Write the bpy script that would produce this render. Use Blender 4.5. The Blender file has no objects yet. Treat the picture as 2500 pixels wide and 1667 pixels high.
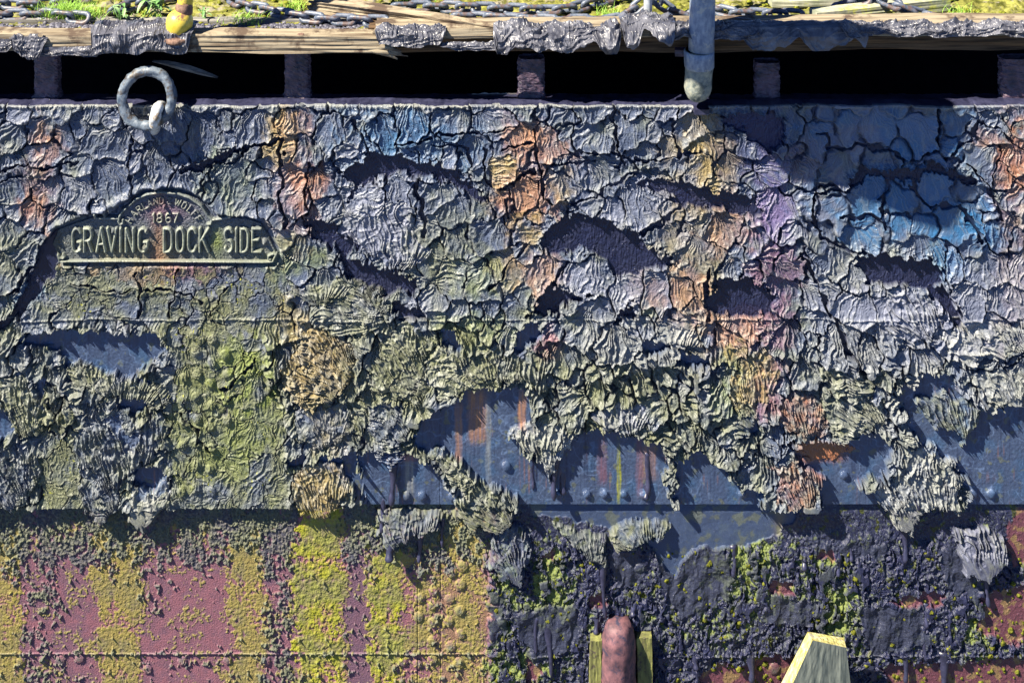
import bpy, math, random
import numpy as np
from mathutils import Vector, Matrix

# ------------------------------------------------------------------ camera, sky, sun, exposure
scene = bpy.context.scene
K = 0.0015                      # metres per photo pixel on the face of the gate
CAM = Vector((1250 * K, -5.0, 1.70))
cam_d = bpy.data.cameras.new('camera'); cam = bpy.data.objects.new('camera', cam_d)
scene.collection.objects.link(cam); scene.camera = cam
cam.location = CAM; cam.rotation_euler = (math.radians(90), 0, 0)
cam_d.sensor_width = 36; cam_d.lens = 36 * 5.0 / (2500 * K)
cam_d.shift_y = (-833.5 * K - CAM.z) / (2500 * K)
cam_d.clip_start = 0.1; cam_d.clip_end = 500

SUN = Vector((0.58, 0.31, -0.73)).normalized()
elev = math.asin(-SUN.z); rot = math.atan2(-SUN.x, -SUN.y)
world = bpy.data.worlds.new('World'); scene.world = world; world.use_nodes = True
nt = world.node_tree; nt.nodes.clear()
wo = nt.nodes.new('ShaderNodeOutputWorld'); bg = nt.nodes.new('ShaderNodeBackground')
sky = nt.nodes.new('ShaderNodeTexSky'); sky.sky_type = 'NISHITA'; sky.sun_disc = False
sky.sun_elevation = elev; sky.sun_rotation = rot; sky.ozone_density = 7.0; sky.dust_density = 0.0; sky.air_density = 0.22
bg.inputs['Strength'].default_value = 0.09
nt.links.new(sky.outputs[0], bg.inputs[0]); nt.links.new(bg.outputs[0], wo.inputs[0])
sl = bpy.data.lights.new('sun', 'SUN'); so = bpy.data.objects.new('sun', sl)
scene.collection.objects.link(so); sl.energy = 5.0; sl.angle = math.radians(0.5); sl.color = (1.0, 0.90, 0.72)
so.rotation_euler = SUN.to_track_quat('-Z', 'Y').to_euler(); so.location = (0, -6, 8)
scene.view_settings.view_transform = 'Standard'; scene.view_settings.look = 'None'
scene.view_settings.exposure = 1.6; scene.view_settings.gamma = 1.0
scene.cycles.max_bounces = 4; scene.cycles.diffuse_bounces = 2

rng = np.random.RandomState(11); random.seed(5)
C = scene.collection

# ------------------------------------------------------------------ noise helpers
_perm = np.tile(np.random.RandomState(3).permutation(256), 3).astype(np.int32)
_ga = np.random.RandomState(4).rand(256) * 2 * math.pi
_gx = np.cos(_ga).astype(np.float32); _gy = np.sin(_ga).astype(np.float32)
def pn(x, y, seed=0):
    xi = np.floor(x).astype(np.int32); yi = np.floor(y).astype(np.int32)
    fx = (x - xi).astype(np.float32); fy = (y - yi).astype(np.float32)
    u = fx * fx * fx * (fx * (fx * 6 - 15) + 10); v = fy * fy * fy * (fy * (fy * 6 - 15) + 10)
    def g(dx, dy):
        h = _perm[_perm[(xi + dx + seed * 17) & 255] + ((yi + dy + seed * 31) & 255)]
        return _gx[h] * (fx - dx) + _gy[h] * (fy - dy)
    a = g(0, 0); b = g(1, 0); c = g(0, 1); d = g(1, 1)
    a += u * (b - a); c += u * (d - c)
    return (a + v * (c - a)) * 1.5
def fbm(x, y, seed=0, o=3, gain=0.5):
    r = 0; a = 1.0; f = 1.0
    for k in range(o):
        r = r + a * pn(x * f + 7.3 * k, y * f - 3.1 * k, seed + k); a *= gain; f *= 2.03
    return r
def ss(a, b, x):
    t = np.clip((x - a) / (b - a), 0, 1); return t * t * (3 - 2 * t)

# ------------------------------------------------------------------ object helpers
def tag(o, label=None, cat=None, group=None, kind=None):
    if label: o['label'] = label
    if cat: o['category'] = cat
    if group: o['group'] = group
    if kind: o['kind'] = kind
    return o
def thing(name, label, cat, loc=(0, 0, 0), group=None):
    o = bpy.data.objects.new(name, None); C.objects.link(o); o.location = loc
    o.empty_display_size = 0.05
    return tag(o, label, cat, group)
def mesh_np(name, V, F, mat, parent=None, col=None, smooth=False, world_v=True):
    V = np.asarray(V, np.float32); F = np.asarray(F, np.int32); n = F.shape[1]
    me = bpy.data.meshes.new(name)
    me.vertices.add(len(V)); me.vertices.foreach_set('co', V.ravel())
    me.loops.add(F.size); me.loops.foreach_set('vertex_index', F.ravel())
    me.polygons.add(len(F)); me.polygons.foreach_set('loop_start', np.arange(0, F.size, n, dtype=np.int32))
    me.polygons.foreach_set('loop_total', np.full(len(F), n, np.int32))
    me.polygons.foreach_set('use_smooth', np.full(len(F), smooth, bool))
    me.update(calc_edges=True)
    if col is not None:
        a = me.color_attributes.new('Col', 'FLOAT_COLOR', 'POINT')
        a.data.foreach_set('color', np.asarray(col, np.float32).ravel())
    me.materials.append(mat)
    o = bpy.data.objects.new(name, me); C.objects.link(o)
    if parent:
        o.parent = parent
        if world_v: o.matrix_parent_inverse = Matrix.Translation(-Vector(parent.location))
    return o
def grid_faces(ny, nx, closed=False):
    idx = np.arange(ny * nx).reshape(ny, nx)
    if closed: idx = np.concatenate([idx, idx[:1]], 0)
    return np.stack([idx[:-1, :-1], idx[1:, :-1], idx[1:, 1:], idx[:-1, 1:]], -1).reshape(-1, 4)
def W(u, v, y=0.0):               # a point of the gate face, u right and v down in photo px
    return Vector((u * K, y, -v * K))
def seen(u, v, y):                # the point at depth y seen where (u, v) of the face is
    w = W(u, v); s = (y - CAM.y) / (w.y - CAM.y); return CAM + (w - CAM) * s
DECK = -0.120
def deck(u, v, h=0.0):
    w = W(u, v); s = (DECK + h - CAM.z) / (w.z - CAM.z); return CAM + (w - CAM) * s

# ------------------------------------------------------------------ materials
def newmat(name):
    m = bpy.data.materials.new(name); m.use_nodes = True
    return m, m.node_tree.nodes, m.node_tree.links, m.node_tree.nodes['Principled BSDF']
def rock_mat(name, scale=220, bump=0.5, spec=0.5, var=0.35):
    """colour from the painted-surface attribute, alpha = roughness"""
    m, N, L, P = newmat(name)
    at = N.new('ShaderNodeAttribute'); at.attribute_name = 'Col'
    tc = N.new('ShaderNodeTexCoord')
    n1 = N.new('ShaderNodeTexNoise'); n1.inputs['Scale'].default_value = scale; n1.inputs['Detail'].default_value = 5; n1.inputs['Roughness'].default_value = 0.7
    L.new(tc.outputs['Object'], n1.inputs['Vector'])
    mr = N.new('ShaderNodeMapRange'); mr.inputs[1].default_value = 0.3; mr.inputs[2].default_value = 0.7
    mr.inputs[3].default_value = 1 - var; mr.inputs[4].default_value = 1 + var
    L.new(n1.outputs['Fac'], mr.inputs[0])
    mx = N.new('ShaderNodeVectorMath'); mx.operation = 'SCALE'
    L.new(at.outputs['Color'], mx.inputs[0]); L.new(mr.outputs[0], mx.inputs['Scale'])
    L.new(mx.outputs[0], P.inputs['Base Color']); L.new(at.outputs['Alpha'], P.inputs['Roughness'])
    P.inputs['Specular IOR Level'].default_value = spec
    b = N.new('ShaderNodeBump'); b.inputs['Strength'].default_value = bump; b.inputs['Distance'].default_value = 0.002
    L.new(n1.outputs['Fac'], b.inputs['Height']); L.new(b.outputs[0], P.inputs['Normal'])
    return m
def noise_mat(name, c1, c2, scale=30, rough=0.7, bump=0.5, dist=0.003, stretch=(1, 1, 1), spec=0.4, c3=None, lo=0.35, hi=0.65, detail=6, metal=0.0, s3=9.0):
    m, N, L, P = newmat(name)
    tc = N.new('ShaderNodeTexCoord'); mp = N.new('ShaderNodeMapping'); mp.inputs['Scale'].default_value = stretch
    L.new(tc.outputs['Object'], mp.inputs['Vector'])
    n1 = N.new('ShaderNodeTexNoise'); n1.inputs['Scale'].default_value = scale; n1.inputs['Detail'].default_value = detail; n1.inputs['Roughness'].default_value = 0.65
    L.new(mp.outputs[0], n1.inputs['Vector'])
    cr = N.new('ShaderNodeValToRGB'); e = cr.color_ramp.elements
    e[0].position = lo; e[0].color = (*c1, 1); e[1].position = hi; e[1].color = (*c2, 1)
    L.new(n1.outputs['Fac'], cr.inputs[0]); out = cr.outputs[0]
    if c3:
        n2 = N.new('ShaderNodeTexNoise'); n2.inputs['Scale'].default_value = s3; n2.inputs['Detail'].default_value = 8; n2.inputs['Roughness'].default_value = 0.7
        L.new(tc.outputs['Object'], n2.inputs['Vector'])
        r2 = N.new('ShaderNodeMapRange'); r2.inputs[1].default_value = 0.52; r2.inputs[2].default_value = 0.6; L.new(n2.outputs['Fac'], r2.inputs[0])
        mx = N.new('ShaderNodeMix'); mx.data_type = 'RGBA'; L.new(r2.outputs[0], mx.inputs[0]); L.new(out, mx.inputs[6]); mx.inputs[7].default_value = (*c3, 1); out = mx.outputs[2]
    L.new(out, P.inputs['Base Color']); P.inputs['Roughness'].default_value = rough
    P.inputs['Specular IOR Level'].default_value = spec; P.inputs['Metallic'].default_value = metal
    b = N.new('ShaderNodeBump'); b.inputs['Strength'].default_value = bump; b.inputs['Distance'].default_value = dist
    L.new(n1.outputs['Fac'], b.inputs['Height']); L.new(b.outputs[0], P.inputs['Normal'])
    return m
M_PAINT = rock_mat('peeling_paint', 260, 0.5, 0.42, 0.25)
M_CRUST = rock_mat('crusted_plate', 420, 0.8, 0.35, 0.40)
M_TAR = noise_mat('black_tar', (.012, .013, .035), (.04, .042, .09), 25, 0.38, 0.5, 0.004, spec=0.6)
M_DRAPE = noise_mat('wrinkled_tar', (.028, .030, .048), (.19, .195, .235), 12, 0.38, 0.5, 0.003, spec=0.6, lo=0.32, hi=0.78)
M_VOID = noise_mat('hollow_black', (.001, .001, .003), (.003, .003, .006), 20, 0.9, 0.2, spec=0.05)  # near black: the deep shade of the hollow is put into the colour
M_WOOD = noise_mat('weathered_wood', (.075, .05, .035), (.31, .265, .195), 8, 0.85, 0.9, 0.004, stretch=(0.5, 6, 12), spec=0.2, lo=0.30, hi=0.56, c3=(.09, .065, .05), s3=6)
M_WOOD_DARK = noise_mat('shaded_timber', (.03, .02, .014), (.16, .10, .055), 8, 0.85, 0.9, 0.004, stretch=(0.6, 9, 15), spec=0.2)  # darker wood: shade on the long fender's front put into its colour
M_WOOD_GREY = noise_mat('grey_timber', (.10, .10, .10), (.30, .29, .27), 8, 0.85, 0.8, 0.003, stretch=(0.7, 9, 16), spec=0.2)

# ================================================================== THE GATE FACE
STEP = 1.35
U0, U1, V0, VS, V1 = -130, 2630, 246, 1222, 1722
def make_grid(v0, v1):
    us = np.arange(U0, U1, STEP, dtype=np.float32); vs = np.arange(v0, v1, STEP, dtype=np.float32)
    return np.meshgrid(us, vs)
class Win:                               # a window of the grid round a shape
    def __init__(s, g, x0, y0, x1, y1, m):
        s.j0 = max(0, int((x0 - m - g.X[0, 0]) / STEP)); s.j1 = min(g.X.shape[1], int((x1 + m - g.X[0, 0]) / STEP) + 2)
        s.i0 = max(0, int((y0 - m - g.X0y) / STEP)); s.i1 = min(g.X.shape[0], int((y1 + m - g.X0y) / STEP) + 2)
        s.ok = s.j1 > s.j0 and s.i1 > s.i0
        s.s = (slice(s.i0, s.i1), slice(s.j0, s.j1))
class G: pass
def seg_d(X, Y, pts, closed=False):
    d = np.full(X.shape, 1e9, np.float32); P = list(pts)
    if closed: P = P + [P[0]]
    for (ax, ay), (bx, by) in zip(P[:-1], P[1:]):
        dx, dy = bx - ax, by - ay; L2 = dx * dx + dy * dy + 1e-6
        t = np.clip(((X - ax) * dx + (Y - ay) * dy) / L2, 0, 1)
        d = np.minimum(d, (X - ax - t * dx) ** 2 + (Y - ay - t * dy) ** 2)
    return np.sqrt(d)
def sd_poly(X, Y, pts):                  # positive inside
    d = seg_d(X, Y, pts, True); ins = np.zeros(X.shape, bool); n = len(pts)
    for i in range(n):
        (ax, ay), (bx, by) = pts[i], pts[(i + 1) % n]
        if ay == by: continue
        c = ((ay > Y) != (by > Y)) & (X < (bx - ax) * (Y - ay) / (by - ay) + ax)
        ins ^= c
    return np.where(ins, d, -d)

# ---- colours of the surface itself (linear)
COL = dict(grey=(.112, .132, .188), olive=(.165, .175, .118), green=(.21, .25, .095), orange=(.38, .235, .17), ochre=(.30, .24, .13),
           purple=(.15, .09, .24), lilac=(.27, .285, .36), blue=(.07, .17, .33), dark=(.012, .014, .036), primer=(.075, .098, .165),
           pink=(.27, .145, .175), yellow=(.34, .35, .085), tar=(.022, .024, .048), moss=(.05, .058, .010), rust=(.28, .15, .105),
           navy=(.022, .025, .065), crust=(.15, .17, .15), plum=(.16, .11, .15), red=(.17, .075, .09), vein=(.17, .22, .34), letter=(.40, .43, .37), lightgreen=(.33, .38, .19), pale=(.36, .37, .36))
def _sat(v, s=1.4):
    v = np.array(v, np.float32); m = v.mean(); return np.clip(m + s * (v - m), .004, .9)
COL = {k: _sat(v) * (1.0 if k in ('dark', 'tar', 'navy') else .72) for k, v in COL.items()}

# plates of paint placed where the photo has them: u, v, radius
SEEDS = [(29,325,45),(108,310,42),(126,361,50),(274,343,62),(274,433,66),(505,325,62),(578,448,72),(470,426,45),(397,397,50),(36,451,50),(90,516,46),
 (202,451,50),(632,307,60),(686,347,50),(744,354,40),(722,451,62),(790,440,44),(812,307,50),(162,325,40),(200,390,40),(866,307,45),(931,307,48),(1010,289,52),
 (1100,289,52),(1054,354,44),(1162,354,52),(1227,408,46),(1274,325,46),(1339,347,48),(1382,318,34),(1443,325,50),(1534,307,52),(1573,361,40),(1627,361,38),
 (1407,400,38),(1461,422,54),(1353,440,44),(1281,462,52),(920,408,42),(895,480,60),(975,478,60),(1057,469,58),(1111,505,50),(1223,476,44),(1570,485,70),
 (1490,512,44),(1672,307,52),(1722,340,50),(1780,400,40),(1704,400,48),(1850,330,60),(1881,400,44),(1993,336,52),(2065,290,42),(2137,300,46),(2245,325,62),(2318,290,40),
 (2400,315,44),(2390,383,56),(2040,404,52),(2137,375,44),(2112,470,58),(2184,476,52),(2263,444,58),(2336,523,66),(2029,502,46),(2354,460,36),(1957,408,40),
 (1881,500,66),(1715,527,42),(1758,551,56),(1825,570,44),(1693,495,38),(2430,560,50),(2470,470,44),(2470,380,40),(920,560,60),(985,590,50),(1040,550,46),(1120,580,52),
 (1190,560,50),(1300,560,46),(1330,650,58),(1430,660,72),(1390,720,44),(1530,690,50),(1590,620,40),(1600,700,48),(1660,700,46),(1240,650,52),(1180,680,52),(1100,660,56),
 (1050,620,44),(2030,630,56),(2000,700,52),(2080,740,60),(2160,740,54),(2230,760,58),(2050,830,66),(2110,860,52),(2150,800,44),(1820,770,60),(1770,840,56),(1850,930,70),
 (1745,960,60),(1910,820,48),(1960,900,50),(1900,700,52),(1930,640,44),(2400,640,60),(2450,720,56),(2360,720,54),(2330,830,60),(2400,900,52),(2250,870,46),
 (30,560,46),(25,650,52),(20,740,40)]
DARK = [  # where the top coat is gone, plus one painted shade (navy): class, polygon
 ('dark',[(826,410),(870,378),(920,358),(980,368),(1030,374),(1085,390),(1130,418),(1170,450),(1200,495),(1160,476),(1120,448),(1070,425),(1030,415),(980,408),(930,425),(880,452),(852,476),(860,440)]),
 ('dark',[(1345,530),(1400,505),(1480,520),(1560,560),(1600,590),(1640,620),(1650,640),(1600,640),(1560,655),(1510,668),(1475,625),(1455,605),(1410,595),(1370,612),(1335,610),(1320,580)]),
 ('dark',[(1530,446),(1600,424),(1700,430),(1735,455),(1790,452),(1840,470),(1850,510),(1800,515),(1740,492),(1700,500),(1660,482),(1600,455)]),
 ('dark',[(832,612),(900,625),(960,645),(1020,665),(1010,700),(960,690),(950,715),(885,700),(865,670),(838,645)]),
 ('dark',[(745,530),(800,518),(850,545),(880,590),(850,612),(800,590),(770,562)]),
 ('dark',[(1735,665),(1830,660),(1860,690),(1885,710),(1880,755),(1820,765),(1725,745)]),
 ('dark',[(2080,610),(2150,600),(2260,620),(2300,660),(2260,705),(2230,690),(2170,680),(2110,682)]),
 ('dark',[(2250,700),(2300,680),(2340,760),(2350,800),(2320,790),(2290,735)]),
 ('dark',[(2065,440),(2090,398),(2160,402),(2230,398),(2262,378),(2330,402),(2380,430),(2362,440),(2300,420),(2262,402),(2235,432),(2200,430),(2170,425),(2110,420),(2080,455)]),
 ('dark',[(130,552),(155,560),(150,610),(145,650),(110,690),(60,760),(20,790),(0,800),(0,770),(40,740),(70,690),(95,620)]),
 ('dark',[(1440,700),(1380,735),(1330,760),(1290,750),(1330,690),(1350,675),(1385,690)]),
 ('dark',[(960,720),(1030,735),(1035,765),(990,768),(960,745)]),
 ('dark',[(1500,745),(1540,720),(1545,760),(1500,770)]),
 ('dark',[(455,395),(520,372),(580,345),(610,352),(560,378),(500,405),(465,415)]),
 ('navy',[(1740,268),(1880,262),(1915,300),(1900,350),(1870,360),(1840,335),(1790,300)]),  # shade beside the big pipe, painted in navy
 ('primer',[(60,800),(150,790),(390,800),(415,840),(370,870),(345,895),(385,925),(300,905),(200,870),(165,880),(160,840),(100,835),(50,830)]),
 ('primer',[(290,955),(340,950),(365,975),(340,1000),(300,980)]),
 ('primer',[(0,970),(30,980),(45,1040),(20,1065),(-130,1050),(-130,960)]),
 ('primer',[(262,1000),(300,1010),(350,1060),(345,1085),(300,1060),(270,1030)]),
 ('primer',[(330,1130),(385,1115),(430,1160),(405,1200),(340,1195)]),
 ('primer',[(90,905),(120,900),(125,950),(110,990),(85,940)]),
 ('primer',[(1070,985),(1150,930),(1290,940),(1300,1000),(1300,1040),(1250,1045),(1290,1100),(1330,1110),(1370,1060),(1400,1045),(1460,1035),(1600,1060),(1640,1110),(1620,1150),(1650,1245),(1270,1245),(1250,1190),(1200,1170),(1150,1150),(1120,1100),(1060,1110),(1000,1060),(1030,1010)]),
 ('primer',[(875,1095),(960,1075),(1060,1120),(1110,1180),(1130,1245),(1000,1245),(900,1245),(885,1160)]),
 ('primer',[(700,1110),(740,1095),(760,1120),(720,1140)]),
 ('primer',[(1255,780),(1310,770),(1320,800),(1290,830),(1250,850),(1262,815)]),
 ('primer',[(1075,790),(1110,795),(1130,850),(1100,850),(1080,820)]),
 ('primer',[(2190,930),(2260,895),(2330,905),(2330,945),(2420,985),(2500,965),(2640,960),(2640,1245),(2360,1245),(2350,1150),(2300,1100),(2250,1090),(2200,1000)]),
 ('primer',[(1915,1070),(2080,1060),(2110,1110),(2080,1170),(2200,1190),(2150,1245),(2000,1245),(1990,1150),(1930,1100)]),
 ('primer',[(1690,1170),(1750,1120),(1790,1160),(1850,1180),(1860,1245),(1700,1245)]),
 ('primer',[(1650,1110),(1700,1085),(1770,1120),(1790,1245),(1650,1245)]),
 ('primer',[(1990,1075),(2110,1030),(2180,1070),(2150,1150),(2060,1160)]),
 ('primer',[(760,1110),(870,1080),(900,1245),(860,1245),(870,1170)]),
 ('primer',[(1650,840),(1720,850),(1740,870),(1700,880),(1640,870)]),
 ('primer',[(1555,810),(1620,800),(1630,840),(1570,850)]),
 ('primer',[(1790,1000),(1840,990),(1850,1040),(1800,1060)]),
 ('rust',[(1920,1075),(1950,1055),(2040,1065),(2080,1090),(2040,1110),(1960,1110)]),
]
CRACKS = [  # wide splits: half width, points
 (6,[(0,410),(40,400),(75,385),(110,398),(150,390),(200,385)]),(5,[(330,330),(325,400),(335,470),(310,500)]),(5,[(505,480),(500,430),(520,400)]),
 (8,[(690,330),(692,400),(690,480),(700,540)]),(5,[(755,385),(752,450),(756,510)]),(9,[(455,410),(520,382),(600,350),(680,330)]),
 (4,[(868,290),(900,345),(915,370)]),(5,[(955,260),(975,300),(970,340),(1020,335),(1060,320)]),(5,[(1070,312),(1150,315),(1230,305),(1260,290)]),
 (6,[(1305,310),(1308,370),(1320,410),(1330,470),(1350,490)]),(5,[(1230,352),(1310,330)]),(7,[(1310,388),(1390,390),(1450,385)]),(7,[(1385,362),(1440,358),(1510,365)]),
 (6,[(1490,250),(1500,310),(1512,370),(1520,390)]),(6,[(1185,350),(1180,430),(1230,450),(1300,400)]),(5,[(1060,345),(1145,352),(1150,390)]),
 (8,[(1015,420),(1030,480),(1035,545),(1040,560)]),(6,[(1400,480),(1450,470),(1500,440),(1560,400)]),(8,[(1570,560),(1640,510),(1680,470)]),
 (6,[(1550,382),(1620,378),(1680,360)]),(5,[(1650,250),(1640,320),(1660,370)]),
 (7,[(1990,310),(2015,315),(2022,350),(2100,345),(2170,355),(2200,380)]),(6,[(2280,260),(2285,350),(2230,375),(2190,390)]),(8,[(2380,285),(2370,320),(2330,350),(2305,370)]),
 (7,[(2000,440),(2050,450),(2080,430)]),(8,[(2215,430),(2225,460),(2260,490),(2330,490),(2370,530),(2385,580)]),(5,[(2380,285),(2440,310),(2470,350)]),
 (7,[(2160,410),(2165,450),(2140,470)]),(5,[(2145,520),(2150,460)]),(7,[(2050,520),(2120,515),(2160,540)]),(8,[(1980,500),(1990,460),(2050,450)]),
 (8,[(1975,510),(2000,560),(2060,600),(2120,605),(2200,620)]),(6,[(2355,390),(2400,440),(2440,520)]),
 (6,[(1190,690),(1240,640),(1280,590)]),(6,[(1300,745),(1340,690),(1370,640)]),(9,[(1725,640),(1722,700),(1724,760)]),(7,[(1950,600),(2010,720),(2060,830),(2110,900)]),
 (7,[(2340,880),(2420,890),(2500,850)]),(6,[(1240,470),(1245,520)]),(5,[(630,860),(600,900),(545,935)]),(5,[(450,990),(520,1090)]),(4,[(440,640),(430,700),(420,760)]),
 (4,[(560,680),(520,760)]),(4,[(340,650),(350,700),(345,760)]),(4,[(180,680),(300,700),(420,690),(500,720)]),(7,[(40,700),(90,640),(130,560)]),
]
FLAPS = [  # hanging, wrinkled sheets: polygon, height, wrinkle direction (deg), wavelength, wrinkle height, colour
 ([(0,905),(40,895),(90,930),(110,980),(115,1040),(70,1050),(20,1000)],10,70,11,3.2,'olive'),
 ([(-130,1060),(0,1070),(60,1060),(110,1110),(100,1160),(60,1210),(35,1235),(0,1220),(-130,1230)],10,55,10,4,'grey'),
 ([(175,880),(240,890),(330,915),(410,920),(425,960),(400,985),(330,960),(250,945),(200,930)],9,85,10,3.5,'olive'),
 ([(180,960),(280,960),(340,1020),(400,990),(410,1050),(370,1110),(310,1150),(290,1220),(250,1270),(215,1230),(205,1150),(190,1060)],9,75,12,4.5,'grey'),
 ([(318,1240),(330,1180),(350,1170),(375,1185),(400,1150),(425,1170),(405,1220),(385,1250),(360,1280),(335,1275)],13,80,24,3,'pale'),
 ([(690,890),(730,840),(760,790),(830,790),(870,850),(865,910),(820,960),(760,985),(710,960)],12,30,9,4.5,'ochre'),
 ([(722,1140),(760,1110),(840,1120),(862,1180),(820,1235),(770,1248),(725,1220)],9,80,10,3.0,'ochre'),
 ([(715,1000),(760,985),(850,975),(870,1040),(800,1080),(740,1070)],7,70,8,2.2,'grey'),
 ([(790,690),(850,660),(940,700),(960,770),(880,810),(800,800),(750,770),(770,720)],9,15,13,3.6,'olive'),
 ([(1010,560),(1060,600),(1000,640),(960,650),(930,620),(900,600),(830,560),(840,500),(900,470),(1000,480)],8,80,16,3.2,'lilac'),
 ([(920,840),(990,780),(1040,790),(1045,900),(1030,1000),(980,960),(900,930)],8,50,10,3.2,'olive'),
 ([(905,980),(960,960),(1000,1000),(985,1110),(950,1130),(920,1100),(900,1040)],9,20,9,3.6,'grey'),
 ([(1060,830),(1130,850),(1260,850),(1290,900),(1260,915),(1180,930),(1080,955),(1050,920)],9,50,14,3.4,'olive'),
 ([(1265,860),(1300,830),(1330,870),(1345,930),(1300,940),(1275,900)],11,88,13,5,'olive'),
 ([(1240,1040),(1290,1020),(1360,1020),(1410,1030),(1400,1080),(1360,1110),(1345,1160),(1310,1090),(1270,1070)],10,85,12,4,'pale'),
 ([(1440,1000),(1500,970),(1570,980),(1590,1010),(1540,1045),(1480,1040)],11,80,18,4,'lilac'),
 ([(1600,780),(1700,790),(1715,830),(1640,830),(1590,820)],12,85,15,3.5,'pale'),
 ([(1120,1150),(1170,1160),(1215,1180),(1255,1220),(1250,1260),(1220,1290),(1150,1275),(1110,1240)],10,45,12,3.5,'olive'),
 ([(1040,1095),(1080,1080),(1120,1120),(1160,1160),(1140,1190),(1090,1150)],7,30,8,2.4,'olive'),
 ([(920,1235),(1000,1230),(1080,1245),(1085,1280),(1030,1290),(1000,1300),(960,1340),(930,1300)],9,80,11,3,'grey'),
 ([(1200,1290),(1260,1270),(1300,1300),(1290,1360),(1270,1410),(1235,1400),(1190,1370)],12,70,11,4.5,'grey'),
 ([(1340,1260),(1400,1280),(1470,1300),(1480,1370),(1440,1350),(1390,1320)],8,70,9,2.6,'crust'),
 ([(1480,1290),(1540,1260),(1630,1265),(1640,1290),(1560,1320),(1500,1330)],7,55,9,2.4,'olive'),
 ([(1870,1120),(1900,1110),(1970,1130),(2010,1150),(1980,1200),(1930,1230),(1900,1210),(1895,1160)],11,65,10,4.2,'rust'),
 ([(2190,1090),(2260,1070),(2320,1110),(2335,1180),(2340,1240),(2260,1220),(2230,1260),(2230,1290),(2190,1280),(2150,1220),(2110,1180),(2170,1170)],11,70,11,4.6,'pale'),
 ([(2320,1290),(2370,1270),(2430,1290),(2460,1340),(2430,1390),(2400,1400),(2350,1380)],14,78,14,5.5,'lilac'),
 ([(1820,850),(1870,830),(1900,900),(1870,970),(1790,990),(1770,940)],8,85,13,2.6,'ochre'),
 ([(1800,980),(1850,960),(1830,1040),(1790,1050),(1740,1010)],12,20,17,5,'olive'),
 ([(1900,960),(1980,950),(2010,990),(2010,1050),(1930,1040),(1890,1010)],8,75,9,3,'rust'),
 ([(2000,960),(2120,960),(2160,950),(2140,1020),(2090,1060),(2020,1060)],10,30,10,4.2,'olive'),
 ([(2230,960),(2300,950),(2400,980),(2380,1020),(2340,1080),(2330,1040),(2270,1030)],10,70,10,3.8,'olive'),
 ([(2000,880),(2080,890),(2150,900),(2120,950),(2060,960),(2010,930)],12,10,15,5,'olive'),
 ([(2160,700),(2230,700),(2300,760),(2280,800),(2220,830),(2150,790)],9,50,15,4.4,'lilac'),
 ([(2280,800),(2360,770),(2420,780),(2500,770),(2500,830),(2420,860),(2340,880)],10,30,19,5,'pale'),
 ([(2350,900),(2430,890),(2500,880),(2640,870),(2640,960),(2500,970),(2420,980)],10,70,15,4,'pale'),
 ([(700,700),(780,680),(860,690),(840,720),(760,730)],7,85,12,3.6,'olive'),
]
RIVETS = []
for k in range(7): RIVETS += [(484 + (k % 2) * 3, 842 + k * 55, 12), (522 - (k % 2) * 4, 868 + k * 52, 12)]
RIVETS += [(452,960,12),(455,1015,12),(452,1070,12),(556,960,12),(560,1010,12),(495,815,12),(555,850,14),(480,800,12),(525,812,12),(560,900,13),(455,905,11),(450,1180,11)]
RIVETS += [(250,785,10),(282,787,11),(320,788,11),(355,792,11),(992,1199,12),(1032,1201,12),(1106,1202,12),(1128,1201,12),(1236,1128,12),(1432,1196,10),(1474,1196,10),(1522,1196,9),(1570,1198,10),(1360,1196,10),
           (1965,1112,12),(1860,1204,11),(2058,1150,10),(2370,1196,12),(2415,1195,12),(1935,1090,9),(1810,1195,10)]
RIV_LOW = [(1026,1457,13),(1022,1503,13),(1028,1393,12),(1103,1395,13),(1098,1459,13),(1096,1513,13),(1129,1379,15),(1124,1425,14),(1124,1487,14),(1124,1545,13),(1058,1440,12),(1056,1475,12),(1056,1515,12),(1055,1560,12),
           (1225,1505,12),(1100,1575,14),(1056,1608,13),(1120,1618,14),(1020,1620,13),(985,1614,12),(52,1610,11),(108,1608,12),(148,1609,13),(195,1606,12),(360,1632,12),(650,1612,13),(556,1610,11),(445,1612,12),
           (1890,1630,15),(2352,1604,12),(1560,1378,12)]
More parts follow.
